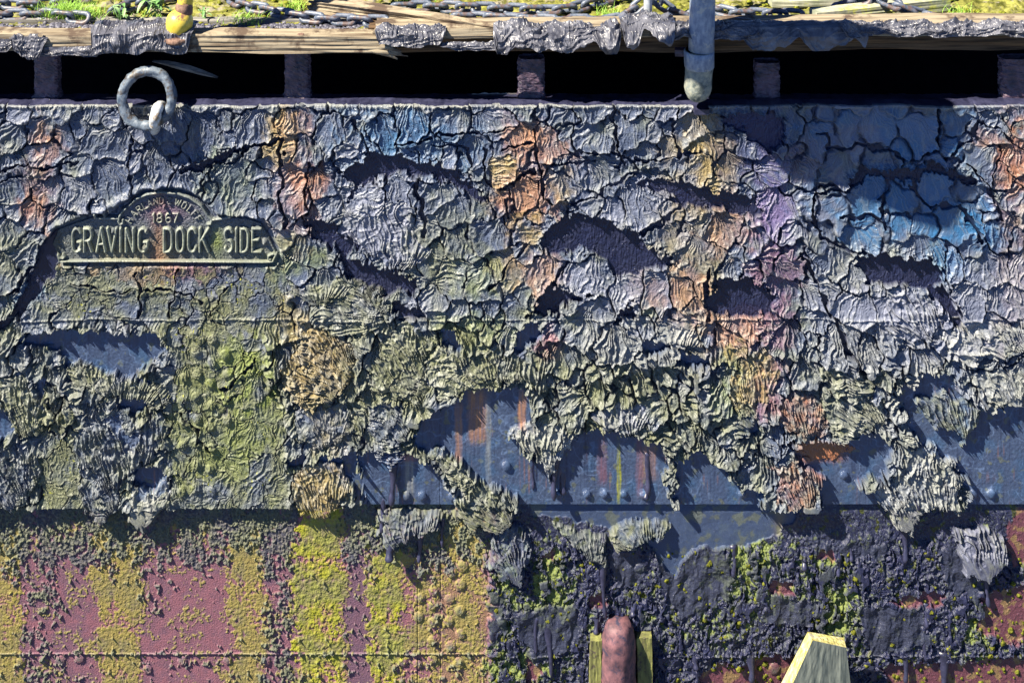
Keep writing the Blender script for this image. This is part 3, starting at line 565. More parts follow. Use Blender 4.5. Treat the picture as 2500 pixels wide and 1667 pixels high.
def lower():
    g = G(); g.X, g.Y = make_grid(VS, V1); g.X0y = VS
    X, Y = g.X, g.Y; sh = X.shape
    nB = fbm(X / 26, Y / 26, 195, 3); nC = fbm(X / 70, Y / 70, 196, 3)
    Xw, Yw = X + 9 * fbm(X / 34, Y / 34, 101, 3), Y + 9 * fbm(X / 34, Y / 34, 109, 3)
    col = np.empty(sh + (3,), np.float32); col[:] = COL['pink']
    gr = fbm(X / 8, Y / 8, 120, 3); gr2 = fbm(X / 17, Y / 17, 125, 3); sand = pn(X / 3.4, Y / 3.4, 128)
    H = .4 * sand + .5 * fbm(X / 50, Y / 50, 130, 2)
    xs = X + 14 * nB + 9 * gr2 + 16 * fbm(X / 140, Y / 80, 133, 2)
    def band(a, b, soft=10): return ss(a - soft, a + soft, xs) * ss(b + soft, b - soft, xs)
    paste(col, 'plum', np.clip(.35 + nC, 0, .6)); 
    # lichen streaks in columns
    ye = np.zeros(sh, np.float32)
    for a, b, k, soft in ((-130,55,.95,6),(230,355,.85,22),(560,650,.8,22),(722,838,1.0,16),(905,985,.95,20),(985,1075,.6,14),(1080,1185,.55,14)):
        ye = np.maximum(ye, band(a, b, soft) * k)
    strong = np.maximum(band(722, 838, 5), band(905, 985, 5))
    yl = ss(.30, .75, ye * .85 + nC * .45 + gr * .42 + .3 * nB + .14)
    paste(col, 'plum', np.clip(.5 * nB + .25 * gr2 + .2, 0, .7)); paste(col, 'ochre', band(1060, 1188, 14) * .5); paste(col, 'plum', band(842, 905, 5) * .7); paste(col, 'pink', band(370, 560, 20) * .55); 
    paste(col, 'yellow', np.clip(yl * (.60 + .12 * strong + .3 * gr + .35 * nB), 0, .92)); paste(col, 'olive', yl * np.clip(.25 + .6 * nC, 0, .5)); paste(col, 'plum', (1 - yl) * np.clip(.1 + .6 * nB, 0, .5)); paste(col, 'ochre', np.clip(yl * (1 - strong) * .45 * (1 + nB), 0, .8))
    H += yl * (.8 + 1.0 * np.clip(gr + .2, -.2, 1) + strong * 1.8 * np.clip(gr2 + .3, 0, 1.2) )
    # granular grey crust, thick below the seam
    reach = 1 - ss(1290, 1440, Y + 70 * nC + 55 * nB)
    cr = np.maximum(reach * 1.05 * (1 - .75 * band(722, 838, 8)), band(55, 150, 14) * .62)
    cr = np.maximum(cr, np.maximum(band(335, 395, 14) * .55 * ss(1560, 1480, Y), band(640, 718, 8) * .66)); cr = np.maximum(cr, band(842, 905, 8) * .45)
    cr = np.maximum(cr, band(1040, 1075, 8) * .5); cr = np.maximum(cr, .62 * np.exp(-((Y - 1592) / 14) ** 2)); cr = np.maximum(cr, .42 * ss(1600, 1615, Y)); cr = np.maximum(cr, .22 + .1 * nC)
    left = ss(1206, 1178, X + 22 * nB + 12 * gr2)
    gr3 = fbm(X / 34, Y / 34, 127, 2); gm = ss(.0, .2, cr - .62 + .22 * gr + .3 * gr2 + .32 * gr3) * left
    paste(col, 'crust', gm * .8); paste(col, 'tar', gm * np.clip(.45 - .9 * gr, 0, .75)); paste(col, 'olive', gm * np.clip(.25 + nC, 0, .5))
    H += gm * (1.8 + 2.6 * np.clip(gr + .3, 0, 1.3) + 1.8 * gr2)
    # tarry rubble on the right
    right = 1 - left
    f = fbm(Xw / 30, Yw / 30, 140, 5, .6); b1 = 1 - np.abs(fbm(X / 15, Y / 15, 145, 2)) * 1.8; bil = fbm(X / 6.5, Y / 6.5, 147, 2)
    top = ss(1350, 1290, Y + 20 * nB)
    rub = right * (1 - .85 * top)
    lumpy = ss(-.25, .45, fbm(X / 36, Y / 60, 149, 3)); f2 = 1 - np.abs(fbm(Xw / 40, Yw / 50, 148, 3)) * 2; H += rub * (6 + 4 * f + 5.0 * f2 + (1.5 * b1 + 2.3 * bil + 1.2 * pn(X / 4.2, Y / 4.2, 154)) * (.15 + 1.0 * lumpy ** 1.5)) 
    c = np.empty(sh + (3,), np.float32); c[:] = COL['tar']
    gmix = ss(.05, .5, fbm(X / 60, Y / 90, 150, 3) + .25)
    greenz = np.zeros(sh, np.float32)
    for a, b, u, v, k in ((1345,1430,60,110,1),(1230,1440,50,130,.8),(1810,1360,110,130,.9),(2040,1490,60,120,1),(1560,1500,90,60,.4),(1900,1450,130,70,.6),(1740,1520,90,60,.55),(2010,1380,60,40,.8),(1250,1620,150,60,.7),(2390,1530,40,90,.9),(1750,1330,50,50,.8)):
        greenz = np.maximum(greenz, k * np.exp(-((X - a) / u) ** 2 - ((Y - b) / v) ** 2))
    gz = ss(.40, .72, greenz + .6 * nB + .3 * gr)
    for nm, a in (('green', gz * .8), ('moss', ss(.5, .6, fbm(X / 22, Y / 22, 160, 2)) * .9), ('crust', np.clip(.02 + .5 * bil, 0, .4) * (1 - gz)), ('lilac', ss(.5, .8, pn(X / 4, Y / 4, 161)) * .6)):
        aa = np.asarray(a, np.float32)[..., None]; c = c * (1 - aa) + aa * COL[nm]
    H -= rub * gz * 4
    run = ss(.08, .26, fbm(Xw / 24 + .6 * nB, Yw / 80, 152, 3) - .1 * gz) * rub
    H = H * (1 - run) + run * (7 + 7 * ss(.02, .6, fbm(Xw / 24 + .6 * nB, Yw / 80, 152, 3)) + 1.4 * fbm(X / 12, Y / 22, 153, 2))
    rc = (run * .85)[..., None]; c = c * (1 - rc) + rc * COL['tar'] * 1.15
    smo = np.full(sh, -60., np.float32)
    for pts in ([(1600,1320),(1760,1320),(1800,1400),(1750,1470),(1660,1510),(1610,1430)],[(1240,1480),(1400,1470),(1425,1560),(1300,1610)],[(2090,1470),(2240,1480),(2270,1560),(2120,1600)],[(1480,1330),(1560,1340),(1580,1400),(1500,1430)],[(1880,1440),(1990,1460),(1980,1520),(1860,1510)],[(2290,1300),(2400,1390),(2380,1460),(2300,1420)],[(1960,1290),(2180,1280),(2160,1360),(1990,1350)],[(1190,1440),(1240,1430),(1230,1540),(1190,1560)]):
        smo = np.maximum(smo, sd_poly(Xw, Yw, pts))
    sm = ss(-4, 6, smo + 12 * nB) * rub
    H = H * (1 - sm) + sm * (9 + 6 * fbm(X / 45, Y / 60, 157, 2) + 2.2 * (1 - np.abs(fbm(Xw / 30, Yw / 60, 158, 2)) * 2) + .7 * gr)
    rc = (sm * .8)[..., None]; c = c * (1 - rc) + rc * (COL['tar'] * .9 + COL['crust'] * .14)
    # red paint showing between the rubble
    rd = np.full(sh, -50., np.float32)
    for pts in ([(1870,1415),(1930,1410),(1935,1440),(1880,1440)],[(1330,1335),(1350,1330),(1345,1370),(1322,1350)],[(2170,1460),(2260,1440),(2310,1435),(2300,1465),(2210,1480)],[(2395,1450),(2460,1425),(2640,1400),(2640,1580),(2440,1560),(2385,1530),(2400,1490)],[(2480,1240),(2640,1240),(2640,1400),(2470,1370),(2450,1300)],
                [(1710,1640),(1760,1610),(1800,1625),(1840,1600),(1900,1590),(1990,1600),(1960,1722),(1720,1722)],[(2150,1620),(2240,1610),(2330,1610),(2400,1600),(2640,1600),(2640,1722),(2180,1722)],[(1440,1450),(1470,1440),(1475,1470),(1450,1475)],[(2000,1330),(2040,1335),(2030,1365),(1995,1355)],[(1290,1600),(1330,1640),(1290,1670)]):
        xx = [p[0] for p in pts]; yy = [p[1] for p in pts]; w = Win(g, min(xx), min(yy), max(xx), max(yy), 30)
        if w.ok: rd[w.s] = np.maximum(rd[w.s], sd_poly(Xw[w.s], Yw[w.s], pts) + 8 * gr2[w.s])
    rm = ss(-2, 2, rd)
    H -= right * rm * (H - (1.0 + 1.2 * np.clip(gr, 0, 1))) 
    aa = rm[..., None]; redc = COL['red'] * .6 + COL['plum'] * .25; c = c * (1 - aa) + aa * redc
    yy_ = (ss(.1, .5, nB) * rm * .6)[..., None]; c = c * (1 - yy_) + yy_ * COL['ochre']
    aa = right[..., None]; col = col * (1 - aa) + aa * c
    # primer band under the seam on the right
    pr = sd_poly(Xw, Yw, [(1300,1215),(1900,1215),(1960,1225),(1940,1270),(1860,1320),(1740,1335),(1690,1335),(1640,1400),(1590,1335),(1520,1300),(1450,1275),(1380,1265),(1300,1250)]) + 3 * nB
    pm = ss(-2, 2, pr); H = H * (1 - pm) + pm * (-1.0 + .7 * fbm(X / 36, Y / 36, 171, 3) + .5 * gr * ss(.2, .5, nC)); paste(col, 'primer', pm * .92)
    paste(col, 'ochre', pm * .4 * np.exp(-((X - 1905) / 14) ** 2)); paste(col, 'olive', pm * ss(.2, .6, nB + nC) * .5)
    rough = .72 - .25 * pm - .34 * right * (1 - pm) * (1 - gz) - .10 * run + .1 * gr
    H = H * (1 - .8 * ss(1256, 1228, Y)) - 5 * ss(1250, 1226, Y)
    part = np.zeros(sh, np.int16)
    for k, (pts, hh, an, lam, aw, cc) in enumerate(FLAPS):
        xx = [p[0] for p in pts]; yy = [p[1] for p in pts]
        if max(yy) < VS: continue
        w = Win(g, min(xx), min(yy), max(xx), max(yy), 12)
        if w.ok: flap_apply(w, k, pts, hh + 17, an, lam, aw, cc, X, Y, Xw, Yw, nB, H, col, rough, part)
    for k, (u, v, r) in enumerate(RIV_LOW):
        w = Win(g, u - r, v - r, u + r, v + r, 6)
        if not w.ok: continue
        d = np.sqrt((X[w.s] - u) ** 2 + (Y[w.s] - v) ** 2) / r + .12 * gr[w.s]
        H[w.s] += 5.0 * np.sqrt(np.clip(1 - d * d, 0, 1))
        sub = col[w.s]; paste(sub, 'crust', np.clip(1.1 - d, 0, 1) * np.clip(.5 + .8 * gr2[w.s], 0, .8)); col[w.s] = sub; part[w.s] = np.where((d < .97) & (part[w.s] == 0), 600 + k, part[w.s])
    # lap of plates at 1593
    H += 2.2 * ss(1596, 1592, Y); H += 2.0 * np.exp(-((Y - 1592 - .8 * nB) / 1.6) ** 2); paste(col, 'pale', .3 * np.clip(.6 + nB, 0, 1) * np.exp(-((Y - 1592) / 1.8) ** 2) * left)
    for u in (1076, 1020): H -= 2 * np.exp(-((X - u) / 1.5) ** 2)
    fleck = ss(.70, .76, pn(X / 2.6, Y / 2.6, 180)) * .5
    paste(col, 'lilac', fleck * (right * .8 + .08))
    H = np.minimum(H, 34)
    return X, Y, H, col, np.clip(rough, .3, .95), part

gate = thing('gate_wall', 'riveted iron dock gate face under cracked peeling black paint', 'dock gate', (1250 * K, 0.05, -1722 * K))
sign = thing('cast_sign', 'arched cast iron plaque with raised letters fixed to the peeling gate', 'sign', (400 * K, 0, -626 * K))
def split(X, Y, H, col, rough, part, mat, main):
    ny, nx = X.shape
    V = np.stack([X * K, -H * K, -Y * K], -1).reshape(-1, 3).astype(np.float32)
    colr = np.concatenate([np.clip(col, 0.002, .9), rough[..., None]], -1).reshape(-1, 4).astype(np.float32)
    F = grid_faces(ny, nx); pid = part[:-1, :-1].ravel()
    order = np.argsort(pid, kind='stable'); ps = pid[order]; cuts = np.flatnonzero(np.diff(ps)) + 1
    rem = np.full(len(V), -1, np.int64)
    for ch in np.split(order, cuts):
        p = int(pid[ch[0]]); f = F[ch]
        if 0 < p < 1000 and len(f) < 25: continue
        used = np.unique(f); rem[used] = np.arange(len(used)); ff = rem[f]
        par, nm = gate, main
        if 100 <= p < 500: nm = 'paint_flap'
        elif 500 <= p < 1000: nm = 'rivet'
        elif p == 1000: par, nm = sign, 'plate'
        elif p == 1001: par, nm = sign, 'rim'
        elif p > 1001: par, nm = sign, 'letter'
        mesh_np(nm, V[used], ff, mat, par, colr[used])
    return V
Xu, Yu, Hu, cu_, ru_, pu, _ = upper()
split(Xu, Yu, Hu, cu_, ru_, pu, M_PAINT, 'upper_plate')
Xl, Yl, Hl, cl_, rl_, pl = lower()
split(Xl, Yl, Hl, cl_, rl_, pl, M_CRUST, 'lower_plate')
def wall_h(u, v):
    if v < VS: i = int((v - V0) / STEP); j = int((u - U0) / STEP); return float(Hu[max(0, min(i, Hu.shape[0] - 1)), j]) * K
    i = int((v - VS) / STEP); j = int((u - U0) / STEP); return float(Hl[min(i, Hl.shape[0] - 1), j]) * K

# lower edge of the upper plate: closes the lap over the lower plate
n = Xu.shape[1]
eb = np.stack([Xu[-1] * K, -Hu[-1] * K, -Yu[-1] * K], -1); hl0 = Hl[0].copy()
ec = np.stack([Xu[-1] * K, -(np.minimum(hl0, Hu[-1]) - 4) * K, -(Yu[-1] + .5) * K], -1)
mesh_np('plate_edge', np.concatenate([eb, ec]), grid_faces(2, n), M_TAR, gate)
# top flange: ledge behind the lit lip
lx = Xu[0] * K; rows = []
for k, (yy, dz) in enumerate(((None, 0), (0.0, .004), (.02, .002), (.06, 0), (.065, -.03))):
    y_ = -Hu[0] * K if yy is None else np.full_like(lx, yy)
    z_ = -V0 * K + dz + (0 if yy is None else .0035 * pn(lx * 9, lx * 0 + k * 1.3, 3) + .002 * pn(lx * 45, lx * 0 + k, 4))
    rows.append(np.stack([lx, y_, z_ + 0 * lx], -1))
mesh_np('top_flange', np.concatenate(rows), grid_faces(len(rows), n), M_TAR, gate)

# ------------------------------------------------------------------ generic shapes
def frames(P):
    P = [Vector(p) for p in P]; n = len(P); T = []
    for i in range(n): T.append((P[min(i + 1, n - 1)] - P[max(i - 1, 0)]).normalized())
    up = Vector((0, 0, 1)) if abs(T[0].z) < .9 else Vector((1, 0, 0)); out = []
    a = T[0].cross(up).normalized()
    for t in T:
        a = (a - t * a.dot(t)).normalized(); out.append((a, t.cross(a)))
    return P, out
def tube(name, P, R, mat, parent=None, seg=14, noise=0.0, nf=30, closed=False, cap=True, seed=0, smooth=True):
    P, fr = frames(P); n = len(P); R = R if hasattr(R, '__len__') else [R] * n
    V = []; rr = random.Random(seed)
    for i in range(n):
        a, b = fr[i]
        for j in range(seg):
            t = 2 * math.pi * j / seg; r = R[i]; d = a * math.cos(t) + b * math.sin(t); V.append((P[i] + d * r, d))
    co = np.array([v[0] for v in V], np.float32); dd = np.array([v[1] for v in V], np.float32)
    if noise:
        nn = fbm(co[:, 0] * nf + co[:, 1] * nf * .7 + seed, co[:, 2] * nf - co[:, 1] * nf * .6, seed % 50, 3); co = co + dd * (nn * noise)[:, None]
    F = []
    rng_i = range(n if closed else n - 1)
    for i in rng_i:
        for j in range(seg):
            i2 = (i + 1) % n; F.append((i * seg + j, i * seg + (j + 1) % seg, i2 * seg + (j + 1) % seg, i2 * seg + j))
    co = list(map(tuple, co))
    me = bpy.data.meshes.new(name)
    if cap and not closed:
        F.append(tuple(range(seg))[::-1]); F.append(tuple((n - 1) * seg + j for j in range(seg)))
    me.from_pydata(co, [], F); me.polygons.foreach_set('use_smooth', [smooth] * len(F)); me.update(); me.materials.append(mat)
    o = bpy.data.objects.new(name, me); C.objects.link(o)
    if parent: o.parent = parent; o.matrix_parent_inverse = Matrix.Translation(-Vector(parent.location))
    return o
def beam(name, A, B, hw, hh, mat, parent=None, nl=90, nc=9, rough=.004, seed=0, endr=.0, prof=None, origin=None):
    """a timber from A to B: half width hw (depth) and half height hh, its surface split along the grain"""
    A, B = Vector(A), Vector(B); T = (B - A).normalized(); S = T.cross(Vector((0, 0, 1))).normalized(); Up = S.cross(T).normalized()
    ring = []
    for a, b, c_, d in ((-1, -1, 1, -1), (1, -1, 1, 1), (1, 1, -1, 1), (-1, 1, -1, -1)):
        for k in range(nc): t = k / nc; ring.append((a + (c_ - a) * t, b + (d - b) * t))
    R = np.array(ring, np.float32); ln = np.sqrt((R ** 2).sum(1)); R = R * (1 - .12 * np.clip(ln - 1.2, 0, 1))[:, None]
    m = len(R); t = np.linspace(0, 1, nl); L = (B - A).length
    V = np.zeros((nl, m, 3), np.float32)
    for i in range(nl):
        sc = prof(t[i]) if prof else 1.0
        g = fbm(R[:, 0] * 3.1 + seed, R[:, 1] * 3.1 + t[i] * L * 1.2, seed, 3)
        g2 = pn(R[:, 0] * 9 + seed, R[:, 1] * 9 + t[i] * L * 5, seed + 1)
        e = rough * (g + .5 * g2)
        endj = 0
        if endr and (i > nl - 4 or i < 3): endj = endr * pn(R[:, 0] * 2.2 + 3, R[:, 1] * 2.2 + seed, seed + 2)
        s1 = R[:, 0] * (hw * sc) + R[:, 0] * e; s2 = R[:, 1] * (hh * sc) + R[:, 1] * e
        p = np.array(A + (B - A) * t[i])[None] + np.array(S)[None] * s1[:, None] + np.array(Up)[None] * s2[:, None]
        V[i] = p + np.array(T)[None] * (np.zeros(m) + endj)[:, None]
    idx = np.arange(nl * m).reshape(nl, m); nxt = np.roll(idx, -1, 1)
    F = np.stack([idx[:-1], nxt[:-1], nxt[1:], idx[1:]], -1).reshape(-1, 4)
    Vf = V.reshape(-1, 3); Fl = [tuple(map(int, f)) for f in F] + [tuple(map(int, idx[0][::-1])), tuple(map(int, idx[-1]))]
    me = bpy.data.meshes.new(name); me.from_pydata([tuple(map(float, v)) for v in Vf], [], Fl); me.update(); me.materials.append(mat)
    o = bpy.data.objects.new(name, me); C.objects.link(o)
    if parent: o.parent = parent; o.matrix_parent_inverse = Matrix.Translation(-Vector(parent.location))
    return o
def drape(name, u0, u1, prof, mat, parent=None, amp=.006, seed=0, lamu=16, ragged=.35, taper=14, thick=.004):
    """a crumpled sheet over an edge: prof = points (y, z) from the back of the top to the lower edge in front"""
    nu = int((u1 - u0) / 1.6) + 2; us = np.linspace(u0, u1, nu)
    P = np.array(prof, np.float32); seg = np.r_[0, np.cumsum(np.sqrt((np.diff(P, axis=0) ** 2).sum(1)))]; Ltot = seg[-1]
    nv = max(14, int(Ltot / (1.8 * K))); tt = np.linspace(0, 1, nv)
    UU, TT = np.meshgrid(us, tt)
    end = ss(0, taper, UU - u0 + 8 * pn(TT * 4, UU * 0 + seed, seed)) * ss(0, taper, u1 - UU + 8 * pn(TT * 4, UU * 0 + 5, seed))
    rag = 1 - ragged * (.30 + .85 * fbm(UU / 70, UU * 0 + seed, seed, 2) + .10 * pn(UU / 12, UU * 0 + seed, seed + 1)); rag = np.clip(rag, .3, 1.15) * (.45 + .55 * end)
    st = TT * rag
    yy = np.interp(st * Ltot, seg, P[:, 0]); zz = np.interp(st * Ltot, seg, P[:, 1])
    lump = fbm(UU / 46, TT * 1.6 + seed, seed + 9, 2)
    bendu = .9 * pn(UU / 40, TT * 2.2, seed + 4)
    rad = (1 - np.minimum(1, np.abs(pn(UU / lamu + bendu, TT * 1.1 + seed, seed + 5)) * 2.2)) ** 1.8
    rad2 = (1 - np.minimum(1, np.abs(pn(UU / (lamu * .45) + bendu * 1.5, TT * 2.6 + seed, seed + 6)) * 2.2)) ** 1.6
    fold = (1 - np.minimum(1, np.abs(pn(UU / 75 + TT * 1.6, TT * 3.2 + .5 * bendu, seed + 12)) * 2.2)) ** 2
    msk = ss(-.4, .4, pn(UU / 55, TT * 1.5, seed + 15))
    curl = np.exp(-((TT - 1) / .10) ** 2) * (.4 + ss(-.2, .4, pn(UU / 50, UU * 0, seed + 18)))
    d = amp * (rad * 1.0 * msk + rad2 * .4 + fold * .9 + lump * 1.5 + curl * .9 + .12 * pn(UU / 3.5, TT * 18, seed)) + .002
    d *= .35 + .65 * end
    # push outward along the profile normal: forward and up
    fr = ss(.15, .6, TT); yy2 = yy - d * (.35 + .65 * fr); zz2 = zz + d * (1 - .75 * fr)
    V1_ = np.stack([UU * K + .002 * pn(UU / 9, TT * 5, 3), yy2, zz2], -1)
    V2_ = np.stack([UU * K, yy2 + thick * (.2 + .8 * fr), zz2 - thick * (1 - .7 * fr)], -1)
    ny, nx = UU.shape; F1_ = grid_faces(ny, nx); F2_ = grid_faces(ny, nx)[:, ::-1] + ny * nx
    idx = np.arange(ny * nx).reshape(ny, nx); bd = np.concatenate([idx[0], idx[1:, -1], idx[-1, -2::-1], idx[-2:0:-1, 0]]); b2 = np.roll(bd, -1)
    FB = np.stack([bd, b2, b2 + ny * nx, bd + ny * nx], -1)
    return mesh_np(name, np.concatenate([V1_.reshape(-1, 3), V2_.reshape(-1, 3)]), np.concatenate([F1_, F2_, FB]), mat, parent)
exec_parts = True

# ================================================================== DECK AND HOLLOW
def boxmesh(name, x0, x1, y0, y1, z0, z1, mat, parent=None, kind=None):
    V = [(x, y, z) for x in (x0, x1) for y in (y0, y1) for z in (z0, z1)]
    F = [(0, 1, 3, 2), (4, 6, 7, 5), (0, 4, 5, 1), (2, 3, 7, 6), (0, 2, 6, 4), (1, 5, 7, 3)]
    o = mesh_np(name, V, F, mat, parent)
    if kind: o['kind'] = kind
    return o
XA, XB = U0 * K, U1 * K
# the hollow inside the gate: back, floor and the underside of the deck
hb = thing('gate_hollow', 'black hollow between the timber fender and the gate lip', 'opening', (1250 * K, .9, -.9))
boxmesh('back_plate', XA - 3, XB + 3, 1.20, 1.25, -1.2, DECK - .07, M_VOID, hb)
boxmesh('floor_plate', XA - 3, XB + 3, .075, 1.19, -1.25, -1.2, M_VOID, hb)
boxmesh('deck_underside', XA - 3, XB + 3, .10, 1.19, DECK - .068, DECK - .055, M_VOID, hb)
# deck with moss
M_MOSS = noise_mat('mossy_deck', (.05, .055, .010), (.26, .26, .07), 26, 0.95, 1.0, 0.006, spec=0.1, c3=(.24, .22, .17), lo=0.38, hi=0.62, s3=14)
ux = np.arange(XA - .5, XB + .5, .004); uy = np.arange(.04, .60, .004); DX, DY = np.meshgrid(ux, uy)
dz = .004 * fbm(DX * 30, DY * 30, 200, 4) + .010 * ss(.1, .5, fbm(DX * 14, DY * 22, 205, 3)) + .002 * pn(DX * 120, DY * 120, 3)
dz -= .014 * np.exp(-((DY - .205 - .004 * pn(DX * 3, DX * 0, 3)) / .004) ** 2)
o = mesh_np('ground', np.stack([DX, DY, DECK - .010 + dz], -1).reshape(-1, 3), grid_faces(*DX.shape), M_MOSS, None, smooth=True); tag(o, kind='structure')
o = boxmesh('deck_base', XA - 3, XB + 3, .045, 3.2, DECK - .052, DECK - .026, M_MOSS); tag(o, kind='structure')
M_FLOOR = noise_mat('dock_floor', (.03, .035, .03), (.08, .08, .07), 3, .9, .4)
boxmesh('dock_floor', -60, 60, -60, 60, -8.2, -8.0, M_FLOOR, None, 'structure')
# moss cushions
M_MOSS2 = noise_mat('moss_cushion', (.05, .06, .004), (.27, .29, .04), 160, 0.95, 1.0, 0.003, spec=0.1)
def blobs(name, pts, mat, seed, kind='stuff', label=None, cat=None):
    V = []; F = []; r0 = random.Random(seed)
    for (c, r, h) in pts:
        b = len(V); nr, ns = 5, 10
        for i in range(nr + 1):
            a = (math.pi / 2) * i / nr
            for j in range(ns):
                t = 2 * math.pi * j / ns; k = 1 + r0.uniform(-.22, .22)
                V.append((c[0] + r * k * math.sin(a) * math.cos(t), c[1] + r * k * math.sin(a) * math.sin(t), c[2] + h * k * math.cos(a) - .002))
        for i in range(nr):
            for j in range(ns): F.append((b + i * ns + j, b + (i + 1) * ns + j, b + (i + 1) * ns + (j + 1) % ns, b + i * ns + (j + 1) % ns))
    o = mesh_np(name, V, F, mat, None, smooth=True); tag(o, label, cat, kind=kind); return o
pts = []
for k in range(520):
    u = random.uniform(-100, 2600); v = random.uniform(-20, 58)
    if pn(np.array([u / 60.]), np.array([v / 25.]), 44)[0] < -.05: continue
    p = deck(u, v); r = random.uniform(.004, .014); pts.append((p, r, r * random.uniform(.4, .8)))
blobs('moss', pts, M_MOSS2, 3, label='yellow green moss growing in cushions over the deck edge', cat='moss')
# gravelly tar line along the front of the deck
M_TARG = noise_mat('tar_gravel', (.015, .015, .03), (.16, .16, .22), 90, 0.5, 0.8, 0.003, spec=0.7)
pts = []
for k in range(3600):
    u = random.uniform(-120, 1080) if k % 5 else random.uniform(1700, 2100); v = 64 + random.gauss(0, 5) + 4 * math.sin(u / 37)
    if u > 1080: v = 66 + random.gauss(0, 5)
    p = deck(u, min(v, 74)); r = .0015 + .007 * random.random() ** 3; pts.append(((p[0], p[1], p[2] - .001), r * random.uniform(1, 1.8), r * .8))
blobs('tar_crumbs', pts, M_TARG, 4, label='crumbled black tar lining the front of the mossy deck', cat='tar')

# ================================================================== TIMBERS
YF = .015        # front face of the fender timbers
def timber(name, label, A, B, hw, hh, mat, **kw):
    t = thing(name, label, 'timber', A); b = beam('plank', A, B, hw, hh, mat, t, **kw); return t
# left front fender: top lit face near v 82, bottom near v 130
fl = timber('fender_timber', 'pale split fender timber left of the ring, its right end broken', (-.25, .045, -104 * K + .000), (955 * K, .045, -113 * K), .040, .030, M_WOOD, nl=220, rough=.005, seed=2, endr=.03)
for k, (a, b, c_) in enumerate(((940, 118, 985), (925, 128, 1000), (950, 134, 975), (965, 125, 990))):
    o = tube('splinter', [W(a - 30, b - 6, .02), W(a, b, .01), W(c_, b + 8 + k, .0)], [.012, .010, .001], M_WOOD, fl, 6, .004, 60, seed=k)
# timber behind it, shaded grey
timber('rear_timber', 'grey plank behind the broken pale fender timber', (-.2, .125, DECK - .035), (945 * K, .125, DECK - .035), .018, .042, M_WOOD_GREY, nl=140, seed=5, rough=.003)
# right fender: two courses
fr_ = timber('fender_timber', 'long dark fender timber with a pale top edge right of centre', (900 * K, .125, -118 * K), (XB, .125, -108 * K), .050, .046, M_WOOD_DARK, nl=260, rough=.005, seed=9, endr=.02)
timber('cap_timber', 'pale weathered cap plank lying on the long dark fender timber', (918 * K, .085, -91 * K), (XB, .085, -78 * K), .060, .019, M_WOOD, nl=260, rough=.003, seed=12, endr=.02)
# driftwood plank lying slantwise
A = deck(770, 8, .03); B = deck(1270, 76, .022)
dw = thing('driftwood_plank', 'grey fissured driftwood plank lying slantwise over the chains', 'timber', A)
beam('plank', A, B, .055, .020, M_WOOD_GREY if False else M_WOOD, dw, nl=140, rough=.011, seed=17, endr=.02, prof=lambda t: 1.0 - .62 * t)
# slanting squared blocks on the right
M_BLOCK = noise_mat('lichen_block', (.20, .22, .16), (.42, .42, .34), 20, .9, .6, .002, c3=(.42, .44, .12), s3=22)
def block(label, a, b, hw, hh, seed):
    A = deck(*a, hh); B = deck(*b, hh); t = thing('timber_block', label, 'timber', A); beam('block', A, B, hw, hh, M_BLOCK, t, nl=40, rough=.0015, seed=seed)
block('squared lichen stained timber block with a greenish end under the right chain', (1985, 42), (2310, 8), .030, .024, 21)
block('flat mossy timber lying behind the squared block at the right', (1880, 6), (2140, -2), .03, .012, 23)

# ================================================================== TAR DRAPES over the timbers
drp = [
 ('crinkled silvery tar sheet wrapped over the fender beside the yellow post', 232, 482, [(.09, -.112), (.035, -.112), (.0, -.125), (-.006, -.165), (.0, -.200)], .0075, 3, 15, .12),
 ('narrow torn tar strip hanging over the fender at the far left', 40, 132, [(.02, -.138), (.0, -.142), (-.008, -.17), (-.004, -.222)], .007, 7, 16, .8),
 ('ragged tar under the fender between the far left strip and the silvery sheet', 100, 262, [(.0, -.176), (-.006, -.186), (.0, -.208)], .005, 9, 18, .4),
 ('lumpy tar at the extreme left under the fender', -130, 48, [(.0, -.150), (-.008, -.17), (.0, -.20)], .006, 10, 18, .3),
 ('folded tar sheet over the start of the cap plank beside the broken end', 920, 1090, [(.04, -.112), (.0, -.116), (-.010, -.135), (-.008, -.172)], .008, 11, 20, .25),
 ('thin tar fringe along the cap plank between two folded sheets', 1070, 1225, [(.0, -.158), (-.010, -.163), (-.006, -.184)], .005, 14, 20, .5),
 ('large twisted tar sheet sagging over the fender above the middle stub', 1205, 1512, [(.05, -.106), (.0, -.112), (-.018, -.132), (-.026, -.158), (-.016, -.192)], .011, 21, 26, .42),
 ('fan shaped tar sheet draped at the foot of the thin stanchion', 1512, 1645, [(.12, -.100), (.03, -.094), (-.010, -.112), (-.022, -.15), (-.012, -.185)], .009, 25, 18, .45),
 ('knobbly tar roll along the fender either side of the big pipe', 1630, 1860, [(.04, -.102), (.0, -.106), (-.012, -.122), (-.004, -.152)], .010, 27, 22, .35),
 ('smooth dark tar sheet sagging below the squared timber block', 1770, 2110, [(.05, -.098), (.0, -.102), (-.014, -.13), (-.010, -.182)], .004, 31, 60, .4),
 ('long pale crinkled tar edge along the fender at the far right', 2040, 2630, [(.02, -.092), (.0, -.094), (-.012, -.112), (-.002, -.136)], .009, 35, 20, .25),
]
for lab, a, b, pr, am, sd, lu, rg in drp:
    o = drape('tar_sheet', a, b, pr, M_DRAPE, None, am, sd, lu, rg); tag(o, lab, 'tar sheet', 'tar sheets draped over the fender timbers')

